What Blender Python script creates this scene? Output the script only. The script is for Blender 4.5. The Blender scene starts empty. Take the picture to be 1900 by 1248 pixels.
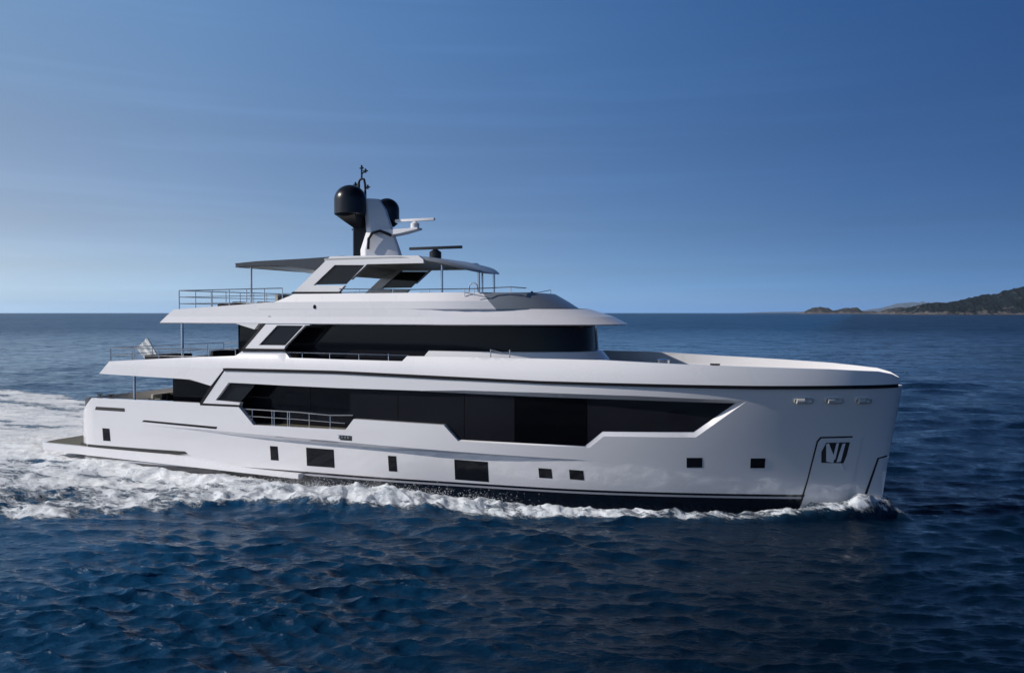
import bpy, bmesh, math, random
import numpy as np
from mathutils import Vector, Matrix
from mathutils.geometry import delaunay_2d_cdt
random.seed(7)
rng = np.random.default_rng(11)
sc = bpy.context.scene
COL = sc.collection
R = math.radians

# ------------------------------------------------------------------ camera
FPX, YAW, CAMZ = 1500.0, R(23.0), 7.0          # focal length in photo pixels (1900 wide)
CAMP = np.array([36.33, -30.667, CAMZ])
PITCH = math.atan(44.0 / FPX)
cam_d = bpy.data.cameras.new("camera"); cam = bpy.data.objects.new("camera", cam_d); COL.objects.link(cam)
cam.location = CAMP
cam.rotation_euler = (R(90) - PITCH, 0, YAW)
cam_d.sensor_width = 36.0; cam_d.lens = 36.0 * FPX / 1900.0
cam_d.clip_start = 0.1; cam_d.clip_end = 80000
sc.camera = cam
# ------------------------------------------------------------------ sky, sun, exposure
SUN_EL, SUN_AFT = R(30.0), R(60.0)             # the sun stands off the starboard quarter
SUN_VEC = Vector((-math.sin(SUN_AFT) * math.cos(SUN_EL), -math.cos(SUN_AFT) * math.cos(SUN_EL), math.sin(SUN_EL)))
w = bpy.data.worlds.new("World"); sc.world = w; w.use_nodes = True
nt = w.node_tree; nt.nodes.clear()
wo = nt.nodes.new('ShaderNodeOutputWorld'); bg = nt.nodes.new('ShaderNodeBackground')
sky = nt.nodes.new('ShaderNodeTexSky'); sky.sky_type = 'NISHITA'; sky.sun_disc = False
sky.sun_elevation = SUN_EL
sky.sun_rotation = math.atan2(SUN_VEC.x, SUN_VEC.y)
sky.air_density = 1.0; sky.dust_density = 0.3; sky.ozone_density = 2.0; sky.altitude = 0
# the air's colour: the raw sky is cooled, and deepens away from the sun
tcw = nt.nodes.new('ShaderNodeTexCoord'); sxw = nt.nodes.new('ShaderNodeSeparateXYZ'); nt.links.new(tcw.outputs['Generated'], sxw.inputs[0])
hz = nt.nodes.new('ShaderNodeCombineXYZ'); nt.links.new(sxw.outputs['X'], hz.inputs['X']); nt.links.new(sxw.outputs['Y'], hz.inputs['Y'])
hn = nt.nodes.new('ShaderNodeVectorMath'); hn.operation = 'NORMALIZE'; nt.links.new(hz.outputs[0], hn.inputs[0])
dt = nt.nodes.new('ShaderNodeVectorMath'); dt.operation = 'DOT_PRODUCT'; nt.links.new(hn.outputs[0], dt.inputs[0])
_h = math.hypot(SUN_VEC.x, SUN_VEC.y); dt.inputs[1].default_value = (SUN_VEC.x / _h, SUN_VEC.y / _h, 0)
def sky_ramp(stops, fn, scale):
    r = nt.nodes.new('ShaderNodeValToRGB'); e = r.color_ramp.elements
    while len(e) < len(stops): e.new(0.5)
    for i, (pos, val) in enumerate(stops):
        e[i].position = pos; e[i].color = (*[c / scale for c in fn(val)], 1)
    return r
SK = ((-0.790, -0.845, -0.559), (0.948, 2.112, 2.042), (0.205, 0.996, 1.646), (1.524, 0.919, 0.412), (-1.18, -1.07, -1.03))
def el_gain(z):
    g = [math.exp(SK[0][k] + SK[1][k] * min(z, 0.34) + SK[2][k] * math.exp(-z / 0.06)) for k in range(3)]
    t = max(0.0, min(1.0, (z - 0.34) / 0.4)); return [c * (1 - 0.62 * t) for c in g]      # darker overhead
r_el = sky_ramp([(z, z) for z in (0, 0.02, 0.05, 0.1, 0.2, 0.34, 0.52, 0.74)], el_gain, 3.0)
r_az = sky_ramp([((d + 1) / 2, d) for d in (-1, -0.75, -0.5, -0.25, 0, 0.25, 0.5)], lambda d: [math.exp(SK[3][k] * d + SK[4][k] * d * d) for k in range(3)], 3.0)
nt.links.new(sxw.outputs['Z'], r_el.inputs['Fac'])
md = nt.nodes.new('ShaderNodeMath'); md.operation = 'MULTIPLY_ADD'; md.inputs[1].default_value = 0.5; md.inputs[2].default_value = 0.5
nt.links.new(dt.outputs['Value'], md.inputs[0]); nt.links.new(md.outputs[0], r_az.inputs['Fac'])
v1 = nt.nodes.new('ShaderNodeVectorMath'); v1.operation = 'MULTIPLY'; nt.links.new(sky.outputs[0], v1.inputs[0]); nt.links.new(r_el.outputs['Color'], v1.inputs[1])
v2 = nt.nodes.new('ShaderNodeVectorMath'); v2.operation = 'MULTIPLY'; nt.links.new(v1.outputs[0], v2.inputs[0]); nt.links.new(r_az.outputs['Color'], v2.inputs[1])
cm = nt.nodes.new('ShaderNodeMapping'); cm.inputs['Scale'].default_value = (1.2, 1.2, 26); nt.links.new(tcw.outputs['Generated'], cm.inputs[0])
cn = nt.nodes.new('ShaderNodeTexNoise'); cn.inputs['Scale'].default_value = 1.7; cn.inputs['Detail'].default_value = 6; nt.links.new(cm.outputs[0], cn.inputs['Vector'])
cmr = nt.nodes.new('ShaderNodeMapRange'); cmr.inputs['From Min'].default_value = 0.5; cmr.inputs['From Max'].default_value = 0.75; cmr.inputs['To Min'].default_value = 9.0; cmr.inputs['To Max'].default_value = 9.9
nt.links.new(cn.outputs['Fac'], cmr.inputs['Value'])
v3 = nt.nodes.new('ShaderNodeVectorMath'); v3.operation = 'SCALE'; nt.links.new(cmr.outputs['Result'], v3.inputs['Scale']); nt.links.new(v2.outputs[0], v3.inputs[0])
nt.links.new(v3.outputs[0], bg.inputs['Color'])
bg.inputs['Strength'].default_value = 0.1
nt.links.new(bg.outputs[0], wo.inputs['Surface'])
sl = bpy.data.lights.new("sun", 'SUN'); so = bpy.data.objects.new("sun", sl); COL.objects.link(so)
sl.energy = 4.2; sl.angle = R(0.5); sl.color = (1.0, 0.95, 0.89)
so.rotation_euler = SUN_VEC.to_track_quat('Z', 'Y').to_euler()
so.location = (0, 0, 60)
vs = sc.view_settings; vs.view_transform = 'Standard'; vs.look = 'None'; vs.gamma = 1; vs.exposure = 0.0
sc.cycles.max_bounces = 8
sc.cycles.use_denoising = True
sc.cycles.sample_clamp_indirect = 4.0
sc.cycles.sample_clamp_direct = 6.0

# ------------------------------------------------------------------ materials
def newmat(name):
    m = bpy.data.materials.new(name); m.use_nodes = True
    n = m.node_tree
    return m, n, n.nodes['Principled BSDF']

def bumpy(n, b, scale, strength, dist=0.01, detail=4):
    tc = n.nodes.new('ShaderNodeTexCoord'); no = n.nodes.new('ShaderNodeTexNoise')
    no.inputs['Scale'].default_value = scale; no.inputs['Detail'].default_value = detail
    bu = n.nodes.new('ShaderNodeBump'); bu.inputs['Strength'].default_value = strength; bu.inputs['Distance'].default_value = dist
    n.links.new(tc.outputs['Object'], no.inputs['Vector']); n.links.new(no.outputs['Fac'], bu.inputs['Height'])
    n.links.new(bu.outputs['Normal'], b.inputs['Normal'])
    return no

def paint(name, col, rough=0.3, coat=0.4, metal=0.0, var=0.06, vscale=0.7, spec=0.5):
    m, n, b = newmat(name)
    b.inputs['Roughness'].default_value = rough; b.inputs['Metallic'].default_value = metal
    b.inputs['Coat Weight'].default_value = coat; b.inputs['Coat Roughness'].default_value = 0.06
    b.inputs['Specular IOR Level'].default_value = spec
    tc = n.nodes.new('ShaderNodeTexCoord'); no = n.nodes.new('ShaderNodeTexNoise')
    no.inputs['Scale'].default_value = vscale; no.inputs['Detail'].default_value = 6
    n.links.new(tc.outputs['Object'], no.inputs['Vector'])
    mx = n.nodes.new('ShaderNodeMix'); mx.data_type = 'RGBA'
    mx.inputs['A'].default_value = (*[c * (1 - var) for c in col], 1)
    mx.inputs['B'].default_value = (*[min(1, c * (1 + var)) for c in col], 1)
    n.links.new(no.outputs['Fac'], mx.inputs['Factor']); n.links.new(mx.outputs['Result'], b.inputs['Base Color'])
    mr = n.nodes.new('ShaderNodeMapRange'); mr.inputs['To Min'].default_value = rough * 0.8; mr.inputs['To Max'].default_value = rough * 1.2
    n.links.new(no.outputs['Fac'], mr.inputs['Value']); n.links.new(mr.outputs['Result'], b.inputs['Roughness'])
    return m

WHITE_COL = (0.775, 0.758, 0.778)
M = {}
M['white'] = paint('white_gelcoat', WHITE_COL, 0.28, 0.5, var=0.03)
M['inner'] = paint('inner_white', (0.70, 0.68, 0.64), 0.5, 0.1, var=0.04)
M['black'] = paint('black_trim', (0.006, 0.006, 0.009), 0.55, 0.0, spec=0.2)
M['glass'] = paint('tinted_glass', (0.010, 0.010, 0.014), 0.04, 0.0, var=0.3, vscale=0.3, spec=0.16)
M['glass2'] = paint('tinted_glass_grey', (0.010, 0.011, 0.015), 0.05, 0.0, var=0.2, vscale=0.3, spec=0.25)
M['glass3'] = paint('tinted_glass_black', (0.002, 0.002, 0.003), 0.05, 0.0, var=0.2, vscale=0.3, spec=0.08)
M['steel'] = paint('stainless_steel', (0.62, 0.62, 0.63), 0.22, 0.0, metal=1.0, var=0.05, vscale=6)
M['navy'] = paint('navy_mast_paint', (0.007, 0.008, 0.013), 0.3, 0.2, spec=0.3)
M['grey'] = paint('grey_roof_panel', (0.016, 0.022, 0.036), 0.35, 0.2)
M['roofgrey'] = paint('light_grey_roof', (0.30, 0.32, 0.35), 0.4, 0.3)
M['satin'] = paint('satin_steel', (0.62, 0.6, 0.57), 0.55, 0.0, metal=0.3)
M['shaded'] = paint('shaded_white_coaming', (0.24, 0.265, 0.30), 0.35, 0.3)  # white coaming paint with its shade put into the colour
M['fabric'] = paint('dark_fabric', (0.018, 0.018, 0.022), 0.85, 0.0, var=0.3, vscale=12)
M['cushion'] = paint('beige_cushion', (0.45, 0.42, 0.36), 0.9, 0.0, var=0.1, vscale=9)
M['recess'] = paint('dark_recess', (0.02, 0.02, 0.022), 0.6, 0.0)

def teak():
    m, n, b = newmat('weathered_teak')
    tc = n.nodes.new('ShaderNodeTexCoord'); wv = n.nodes.new('ShaderNodeTexWave')
    wv.bands_direction = 'Y'; wv.inputs['Scale'].default_value = 2.2; wv.inputs['Distortion'].default_value = 0.0
    n.links.new(tc.outputs['Object'], wv.inputs['Vector'])
    cr = n.nodes.new('ShaderNodeValToRGB'); cr.color_ramp.elements[0].color = (0.03, 0.028, 0.02, 1); cr.color_ramp.elements[0].position = 0.02
    cr.color_ramp.elements[1].color = (0.17, 0.155, 0.11, 1); cr.color_ramp.elements[1].position = 0.10
    n.links.new(wv.outputs['Fac'], cr.inputs['Fac'])
    no = n.nodes.new('ShaderNodeTexNoise'); no.inputs['Scale'].default_value = 3; no.inputs['Detail'].default_value = 8
    n.links.new(tc.outputs['Object'], no.inputs['Vector'])
    mx = n.nodes.new('ShaderNodeMix'); mx.data_type = 'RGBA'; mx.blend_type = 'MULTIPLY'; mx.inputs['Factor'].default_value = 0.5
    n.links.new(cr.outputs['Color'], mx.inputs['A']); n.links.new(no.outputs['Color'], mx.inputs['B'])
    n.links.new(mx.outputs['Result'], b.inputs['Base Color']); b.inputs['Roughness'].default_value = 0.7
    return m
M['teak'] = teak()

def hull_mat():
    m, n, b = newmat('hull_gelcoat')
    L = n.links.new
    tc = n.nodes.new('ShaderNodeTexCoord'); sx = n.nodes.new('ShaderNodeSeparateXYZ'); L(tc.outputs['Object'], sx.inputs[0])
    # boot top height: rises a little towards the bow
    ma = n.nodes.new('ShaderNodeMath'); ma.operation = 'MULTIPLY_ADD'; ma.inputs[1].default_value = -0.012; ma.inputs[2].default_value = 0.24
    L(sx.outputs['X'], ma.inputs[0])
    ad = n.nodes.new('ShaderNodeMath'); ad.operation = 'ADD'; L(ma.outputs[0], ad.inputs[0]); L(sx.outputs['Z'], ad.inputs[1])
    cr = n.nodes.new('ShaderNodeValToRGB'); cr.color_ramp.interpolation = 'CONSTANT'
    bl = (0.006, 0.007, 0.012, 1); wh = (*WHITE_COL, 1)
    e = cr.color_ramp.elements; e[0].position = 0; e[0].color = bl
    e[1].position = 0.36; e[1].color = (0.42, 0.42, 0.46, 1)
    x = e.new(0.435); x.color = bl
    x = e.new(0.52); x.color = wh
    bx = n.nodes.new('ShaderNodeMath'); bx.operation = 'MULTIPLY_ADD'; bx.inputs[1].default_value = -0.35; bx.inputs[2].default_value = -34.55; L(sx.outputs['Z'], bx.inputs[0])
    bs = n.nodes.new('ShaderNodeMath'); bs.operation = 'ADD'; L(sx.outputs['X'], bs.inputs[0]); L(bx.outputs[0], bs.inputs[1])
    bg_ = n.nodes.new('ShaderNodeMath'); bg_.operation = 'GREATER_THAN'; bg_.inputs[1].default_value = 0.0; L(bs.outputs[0], bg_.inputs[0])
    bm_ = n.nodes.new('ShaderNodeMath'); bm_.operation = 'MAXIMUM'; L(bg_.outputs[0], bm_.inputs[0]); L(ad.outputs[0], bm_.inputs[1])
    L(bm_.outputs[0], cr.inputs['Fac'])
    no = n.nodes.new('ShaderNodeTexNoise'); no.inputs['Scale'].default_value = 0.5; no.inputs['Detail'].default_value = 7
    mp = n.nodes.new('ShaderNodeMapping'); mp.inputs['Scale'].default_value = (0.4, 1, 1.6); L(tc.outputs['Object'], mp.inputs[0]); L(mp.outputs[0], no.inputs['Vector'])
    mr = n.nodes.new('ShaderNodeMapRange'); mr.inputs['To Min'].default_value = 0.94; mr.inputs['To Max'].default_value = 1.0; L(no.outputs['Fac'], mr.inputs['Value'])
    mx = n.nodes.new('ShaderNodeMix'); mx.data_type = 'RGBA'; mx.blend_type = 'MULTIPLY'; mx.inputs['Factor'].default_value = 1
    L(cr.outputs['Color'], mx.inputs['A']); L(mr.outputs['Result'], mx.inputs['B']); L(mx.outputs['Result'], b.inputs['Base Color'])
    b.inputs['Roughness'].default_value = 0.25; b.inputs['Coat Weight'].default_value = 1.0; b.inputs['Coat Roughness'].default_value = 0.04
    b.inputs['Coat IOR'].default_value = 1.75
    return m
M['hull'] = hull_mat()

# ------------------------------------------------------------------ projection helper (photo pixel + real plane -> point)
_F = np.array([-math.sin(YAW) * math.cos(PITCH), math.cos(YAW) * math.cos(PITCH), -math.sin(PITCH)])
_R = np.array([math.cos(YAW), math.sin(YAW), 0.0]); _U = np.cross(_R, _F)
def ray(px, py): return _F + _R * ((px - 950) / FPX) + _U * ((624 - py) / FPX)
def at_y(px, py, Y):
    d = ray(px, py); t = (Y - CAMP[1]) / d[1]; return CAMP + t * d
def at_z(px, py, Z):
    d = ray(px, py); t = (Z - CAMP[2]) / d[2]; return CAMP + t * d
def xz(pts, yf):
    """pixels -> (X, Z) on the starboard surface Y = -yf(X, Z)"""
    out = []
    for p in pts:
        Y = -3.5
        for _ in range(12):
            q = at_y(p[0], p[1], Y); Y = 0.5 * Y - 0.5 * float(yf(q[0], q[2]))
        q = at_y(p[0], p[1], Y); out.append((q[0], q[2]))
    return out

# ------------------------------------------------------------------ object helpers
def tag(o, label=None, cat=None, group=None, kind=None):
    if label: o['label'] = label
    if cat: o['category'] = cat
    if group: o['group'] = group
    if kind: o['kind'] = kind
    return o
def empty(name, loc, label, cat, group=None):
    o = bpy.data.objects.new(name, None); COL.objects.link(o); o.location = loc; o.empty_display_size = 0.3
    return tag(o, label, cat, group)
def link(name, me, mat, parent=None):
    o = bpy.data.objects.new(name, me); COL.objects.link(o)
    for m in (mat if isinstance(mat, (list, tuple)) else [mat]): me.materials.append(m)
    if parent is not None:
        o.parent = parent
        wl = Vector((0, 0, 0)); q = parent
        while q is not None: wl += q.location; q = q.parent
        o.location = -wl
    return o
def smooth(me, ang=30):
    for p in me.polygons: p.use_smooth = True
    me.set_sharp_from_angle(angle=R(ang))

class MB:
    def __init__(s): s.v = []; s.f = []
    def add(s, vs, fs):
        k = len(s.v); s.v += [tuple(map(float, v)) for v in vs]; s.f += [tuple(i + k for i in f) for f in fs]
    def box(s, a, b):
        (x0, y0, z0), (x1, y1, z1) = a, b
        s.add([(x0, y0, z0), (x1, y0, z0), (x1, y1, z0), (x0, y1, z0), (x0, y0, z1), (x1, y0, z1), (x1, y1, z1), (x0, y1, z1)],
              [(0, 3, 2, 1), (4, 5, 6, 7), (0, 1, 5, 4), (1, 2, 6, 5), (2, 3, 7, 6), (3, 0, 4, 7)])
    def tube(s, pts, r, n=8, caps=True):
        pts = [Vector(p) for p in pts]; rr = r if isinstance(r, (list, tuple)) else [r] * len(pts)
        rings = []; k0 = len(s.v)
        for i, p in enumerate(pts):
            d = (pts[min(i + 1, len(pts) - 1)] - pts[max(i - 1, 0)]).normalized()
            u = d.orthogonal().normalized() if i == 0 else (pu - d * pu.dot(d)).normalized()
            pu = u; v = d.cross(u)
            for a in range(n):
                t = 2 * math.pi * a / n; q = p + (u * math.cos(t) + v * math.sin(t)) * rr[i]; s.v.append(tuple(q))
        for i in range(len(pts) - 1):
            for a in range(n):
                b = (a + 1) % n; s.f.append((k0 + i * n + a, k0 + i * n + b, k0 + (i + 1) * n + b, k0 + (i + 1) * n + a))
        if caps:
            s.f.append(tuple(k0 + a for a in range(n - 1, -1, -1))); k1 = k0 + (len(pts) - 1) * n
            s.f.append(tuple(k1 + a for a in range(n)))
    def lathe(s, prof, n=24, c=(0, 0, 0), axis='Z'):
        k0 = len(s.v)
        for (r, h) in prof:
            for a in range(n):
                t = 2 * math.pi * a / n
                s.v.append((c[0] + r * math.cos(t), c[1] + r * math.sin(t), c[2] + h))
        m = len(prof)
        for i in range(m - 1):
            for a in range(n):
                b = (a + 1) % n; s.f.append((k0 + i * n + a, k0 + i * n + b, k0 + (i + 1) * n + b, k0 + (i + 1) * n + a))
        s.f.append(tuple(k0 + a for a in range(n - 1, -1, -1))); s.f.append(tuple(k0 + (m - 1) * n + a for a in range(n)))
    def prism(s, poly, y0, y1):
        """poly in (X, Z), extruded from y0 to y1"""
        n = len(poly)
        s.add([(x, y0, z) for x, z in poly] + [(x, y1, z) for x, z in poly],
              [tuple(range(n)), tuple(range(2 * n - 1, n - 1, -1))] + [(i, i + n, (i + 1) % n + n, (i + 1) % n) for i in range(n)])
    def loft(s, rings, close=False, cap0=False, cap1=False):
        k0 = len(s.v); n = len(rings[0])
        for r in rings: s.v += [tuple(map(float, p)) for p in r]
        for i in range(len(rings) - 1):
            for a in range(n if close else n - 1):
                b = (a + 1) % n; s.f.append((k0 + i * n + a, k0 + i * n + b, k0 + (i + 1) * n + b, k0 + (i + 1) * n + a))
        if cap0: s.f.append(tuple(k0 + a for a in range(n - 1, -1, -1)))
        if cap1: s.f.append(tuple(k0 + (len(rings) - 1) * n + a for a in range(n)))
    def build(s, name, mat, parent=None, ang=30, bevel=0.0):
        me = bpy.data.meshes.new(name); me.from_pydata(s.v, [], s.f)
        bm = bmesh.new(); bm.from_mesh(me)
        bmesh.ops.recalc_face_normals(bm, faces=bm.faces)
        if bevel > 0:
            ed = [e for e in bm.edges if len(e.link_faces) == 2 and e.calc_face_angle(0) > R(28)]
            bmesh.ops.bevel(bm, geom=ed, offset=bevel, segments=2, affect='EDGES', clamp_overlap=True)
        bm.to_mesh(me); bm.free()
        smooth(me, ang)
        return link(name, me, mat, parent)

def densify(poly, d=0.35, closed=True):
    out = []; n = len(poly)
    for i in range(n if closed else n - 1):
        a = np.array(poly[i]); b = np.array(poly[(i + 1) % n]); k = max(1, int(math.ceil(np.linalg.norm(b - a) / d)))
        for j in range(k): out.append(tuple(a + (b - a) * j / k))
    if not closed: out.append(tuple(poly[-1]))
    return out
def inside(P, poly):
    poly = np.asarray(poly); x, y = P[:, 0], P[:, 1]; c = np.zeros(len(P), bool); n = len(poly); j = n - 1
    for i in range(n):
        xi, yi = poly[i]; xj, yj = poly[j]
        m = ((yi > y) != (yj > y)) & (x < (xj - xi) * (y - yi) / ((yj - yi) if yj != yi else 1e-12) + xi)
        c ^= m; j = i
    return c

def panel_data(outline, holes, yf, th, lines=(), d=0.35, gx=0.45, gz=0.3, inner_off=None):
    """starboard side panel: outer face at Y=-yf, inner face th further in.  Returns verts, faces, n outer faces"""
    loops = [densify(outline, d)] + [densify(h, d) for h in holes]
    pts = []; edges = []
    for lp in loops:
        k = len(pts); pts += lp; edges += [(k + i, k + (i + 1) % len(lp)) for i in range(len(lp))]
    for ln in lines:
        q = densify(ln, d, False); k = len(pts); pts += q; edges += [(k + i, k + i + 1) for i in range(len(q) - 1)]
    o = np.array(loops[0]); x0, z0 = o.min(0); x1, z1 = o.max(0)
    xs = []; x = x0
    while x < x1: xs.append(x); x += gx if x < 30 else (0.25 if x < 36 else 0.12)
    G = np.array([(a, b) for a in xs for b in np.arange(z0 + gz / 2, z1, gz)])
    if len(G):
        ok = inside(G, loops[0])
        for h in loops[1:]: ok &= ~inside(G, h)
        allp = np.array(pts)
        G = G[ok]
        if len(G):
            dist = np.min(np.hypot(G[:, None, 0] - allp[None, :, 0], G[:, None, 1] - allp[None, :, 1]), 1)
            G = G[dist > 0.1]
            pts += [tuple(g) for g in G]
    V, E, T, _, _, _ = delaunay_2d_cdt([Vector(p) for p in pts], edges, [], 0, 1e-5)
    V = np.array([(v.x, v.y) for v in V]); T = np.array([t for t in T if len(t) == 3])
    cen = V[T].mean(1); ok = inside(cen, loops[0])
    for h in loops[1:]: ok &= ~inside(cen, h)
    T = T[ok]
    y = np.array([float(yf(a, b)) for a, b in V])
    n = len(V); verts = [(V[i, 0], -y[i], V[i, 1]) for i in range(n)]
    yi = np.maximum(y - th, 0.0)
    verts += [(V[i, 0], -yi[i], V[i, 1]) for i in range(n)]
    faces = []; cnt = {}
    for t in T:
        a, b, c = map(int, t)
        ar = (V[b, 0] - V[a, 0]) * (V[c, 1] - V[a, 1]) - (V[b, 1] - V[a, 1]) * (V[c, 0] - V[a, 0])
        if ar < 0: b, c = c, b
        faces.append((a, b, c))
        for e in ((a, b), (b, c), (c, a)): cnt[frozenset(e)] = cnt.get(frozenset(e), 0) + 1
    no = len(faces); walls = []
    for a, b, c in faces[:no]:
        for e in ((a, b), (b, c), (c, a)):
            if cnt[frozenset(e)] == 1: walls.append((e[1], e[0], e[0] + n, e[1] + n))
    inner = [(c + n, b + n, a + n) for a, b, c in faces]
    return verts, faces + walls + inner, no

def side_panels(name, outline, holes, yf, th, mat, parent, lines=(), sides=(1, -1), extra=None, **kw):
    """starboard panel and its port mirror, with normals of the smooth surface; without extra each side is a part of its own"""
    if extra is None and len(sides) == 2:
        o = side_panels(name, outline, holes, yf, th, mat, parent, lines, (1,), None, **kw)
        side_panels(name, outline, holes, yf, th, mat, parent, lines, (-1,), None, **kw)
        return o
    vv, ff, no = panel_data(outline, holes, yf, th, lines, **kw)
    V = []; Fc = []; outer = []
    for s in sides:
        k = len(V); V += [(x, y * s, z) for x, y, z in vv]
        for i, f in enumerate(ff):
            g = tuple(a + k for a in f); Fc.append(g if s > 0 else g[::-1]); outer.append(s if i < no else 0)
    if extra:
        k = len(V); V += extra[0]; Fc += [tuple(a + k for a in f) for f in extra[1]]; outer += [0] * len(extra[1])
    me = bpy.data.meshes.new(name); me.from_pydata(V, [], Fc); me.update()
    for p in me.polygons: p.use_smooth = True
    nl = []; e = 0.003; cache = {}
    for p in me.polygons:
        s = outer[p.index]
        if s == 0:
            nl += [tuple(p.normal)] * p.loop_total; continue
        cx_ = sum(V[vi][0] for vi in p.vertices) / 3; cz_ = sum(V[vi][2] for vi in p.vertices) / 3; fl_ = p.index
        for vi in p.vertices:
            if True:
                x, y, z = V[vi]; x += (cx_ - x) * 0.12; z += (cz_ - z) * 0.12
                bx = (yf(x + e, z) - yf(x - e, z)) / (2 * e); bz = (yf(x, z + e) - yf(x, z - e)) / (2 * e)
                bx = max(-12, min(12, bx))
                nn = Vector((-bx, -1, -bz)).normalized(); cache[vi] = (nn.x, nn.y * s, nn.z)
            nl.append(cache[vi])
    me.normals_split_custom_set(nl)
    return link(name, me, mat, parent)

# ------------------------------------------------------------------ yacht: surfaces
def clip(a, lo=0.0, hi=1.0): return max(lo, min(hi, a))
def sstep(a): a = clip(a); return a * a * (3 - 2 * a)
def knuckle_z(X): return 1.98 - 0.012 * (X - 8)
def hull_b0(X, Z):
    zt = clip(Z / 4.6)
    Xs = 37.12 + 0.163 * Z if Z > 0 else 37.12 + 0.5 * Z
    X0 = 17 + 6 * zt; p = 1.8 + 0.8 * zt; q = 0.92 - 0.27 * zt
    t = clip((X - X0) / (Xs - X0))
    b = 3.8 * max(0.0, 1 - t ** p) ** q
    if X < 8: b -= 0.12 * ((8 - X) / 8) ** 2
    if X < 3.5: b -= 0.25 * ((3.5 - X) / 0.75) ** 2 if X > 2.75 else 0.25
    return b
def hull_b(X, Z):
    b = hull_b0(X, Z)
    dk = 0.24 * sstep((X - 6.5) / 9) * sstep((28.5 - X) / 7)
    h = 0.05 + 0.15 * sstep((X - 7) / 8) * sstep((26.5 - X) / 9)
    zk = knuckle_z(X)
    if Z < zk: b -= dk * clip((zk - Z) / h) * (1.0 + 0.25 * clip((zk - Z) / 1.5))
    return b
def glass_b(X, Z): return hull_b0(X, 3.4) - 0.20
def up_b(X, Z):                         # upper bulwark band leans inboard a little
    k = clip((Z - 4.55) / 0.8)
    Xs = 37.86
    t = clip((X - 23) / (Xs - 23)); b = 3.8 * max(0.0, 1 - t ** 2.6) ** 0.65
    return max(b + 0.03 - (0.20 - 0.17 * sstep((X - 26) / 7)) * k * k, 0)

yacht = empty('motor_yacht', (18.0, 0, 0), 'large white motor yacht under way with black window bands, masts and radar on blue sea', 'yacht')
Y = yacht

# ---- hull shell
G_main = [(400, 742), (424, 709.5), (475, 712), (528, 715), (628, 719.5), (780, 725.5), (860, 729.5), (1000, 736), (1180, 742), (1364, 748),
          (1287, 801), (1118, 800), (1085, 827), (852, 815), (825, 787), (656, 777), (641, 797), (470, 788), (443, 755), (445, 746.5)]
O_main = [(400, 742), (424, 709.5), (475, 712), (528, 715), (628, 719.5), (780, 724.5), (860, 724), (1000, 728), (1180, 734), (1387, 743),
          (1291, 811), (1120, 809), (1094, 830), (850, 818), (823, 788), (656, 777), (641, 797), (470, 788), (443, 755), (445, 746.5)]
top_line = [(170, 738), (330, 745), (375, 747.5), (413, 687), (560, 691), (820, 701), (1000, 709), (1180, 714.5), (1400, 719), (1560, 718), (1668, 715.5)]
tl = xz(top_line, hull_b)
tl[-1] = (37.84, tl[-1][1])
ol = [(2.95, -0.5), (2.78, 0.4), (2.78, 2.22), (2.86, 2.34)] + tl + [(37.12 + 0.163 * z, z) for z in (4, 3, 2, 1, 0.02)] + [(36.87, -0.5)]
hole = xz(O_main, hull_b); glass_ol = xz(G_main, glass_b)
slot = xz([(264, 779), (268, 782.5), (403, 795), (403, 791)], hull_b)
knuckle_h = lambda X: 0.05 + 0.15 * sstep((X - 7) / 8) * sstep((26.5 - X) / 9)
klines = [[(x, knuckle_z(x)) for x in np.arange(7, 28.4, 0.6)], [(x, knuckle_z(x) - knuckle_h(x)) for x in np.arange(7, 28.4, 0.6)]]
# transom
tz = np.linspace(-0.5, 3.0, 8); tv = []
for z in tz:
    for yy in np.linspace(-1, 1, 9): tv.append((2.80 + (0.10 if z > 2.3 else 0), yy * (hull_b(2.8, min(z, 4)) - 0.02), z))
tf = [(i * 9 + j, i * 9 + j + 9, i * 9 + j + 10, i * 9 + j + 1) for i in range(7) for j in range(8)]
hull = side_panels('hull', ol, [hole], hull_b, 0.20, M['hull'], Y, lines=klines, extra=(tv, tf), gx=0.5, gz=0.32)

# chamfer between hull opening and the glass
def ring_part(name, O, Gp, yo, yg, mat, parent, closed=True):
    for s in (1, -1):
        m = MB(); A = []; B = []
        n = len(O)
        for i in range(n if closed else n - 1):
            a0, a1 = np.array(O[i]), np.array(O[(i + 1) % n]); b0, b1 = np.array(Gp[i]), np.array(Gp[(i + 1) % n])
            k = max(1, int(np.linalg.norm(a1 - a0) / 0.4))
            for j in range(k):
                a = a0 + (a1 - a0) * j / k; b = b0 + (b1 - b0) * j / k
                A.append((a[0], -s * float(yo(*a)), a[1])); B.append((b[0], -s * float(yg(*b)), b[1]))
        if not closed:
            a, b = O[-1], Gp[-1]
            A.append((a[0], -s * float(yo(*a)), a[1])); B.append((b[0], -s * float(yg(*b)), b[1]))
        m.loft([A, B], close=closed)
        m.build(name, mat, parent, ang=25)
sub = list(range(5, 17))
ring_part('window_frame', [hole[i] for i in sub], [glass_ol[i] for i in sub], lambda a, b: hull_b(a, b) - 0.004, lambda a, b: glass_b(a, b) - 0.01, M['white'], Y, closed=False)

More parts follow.
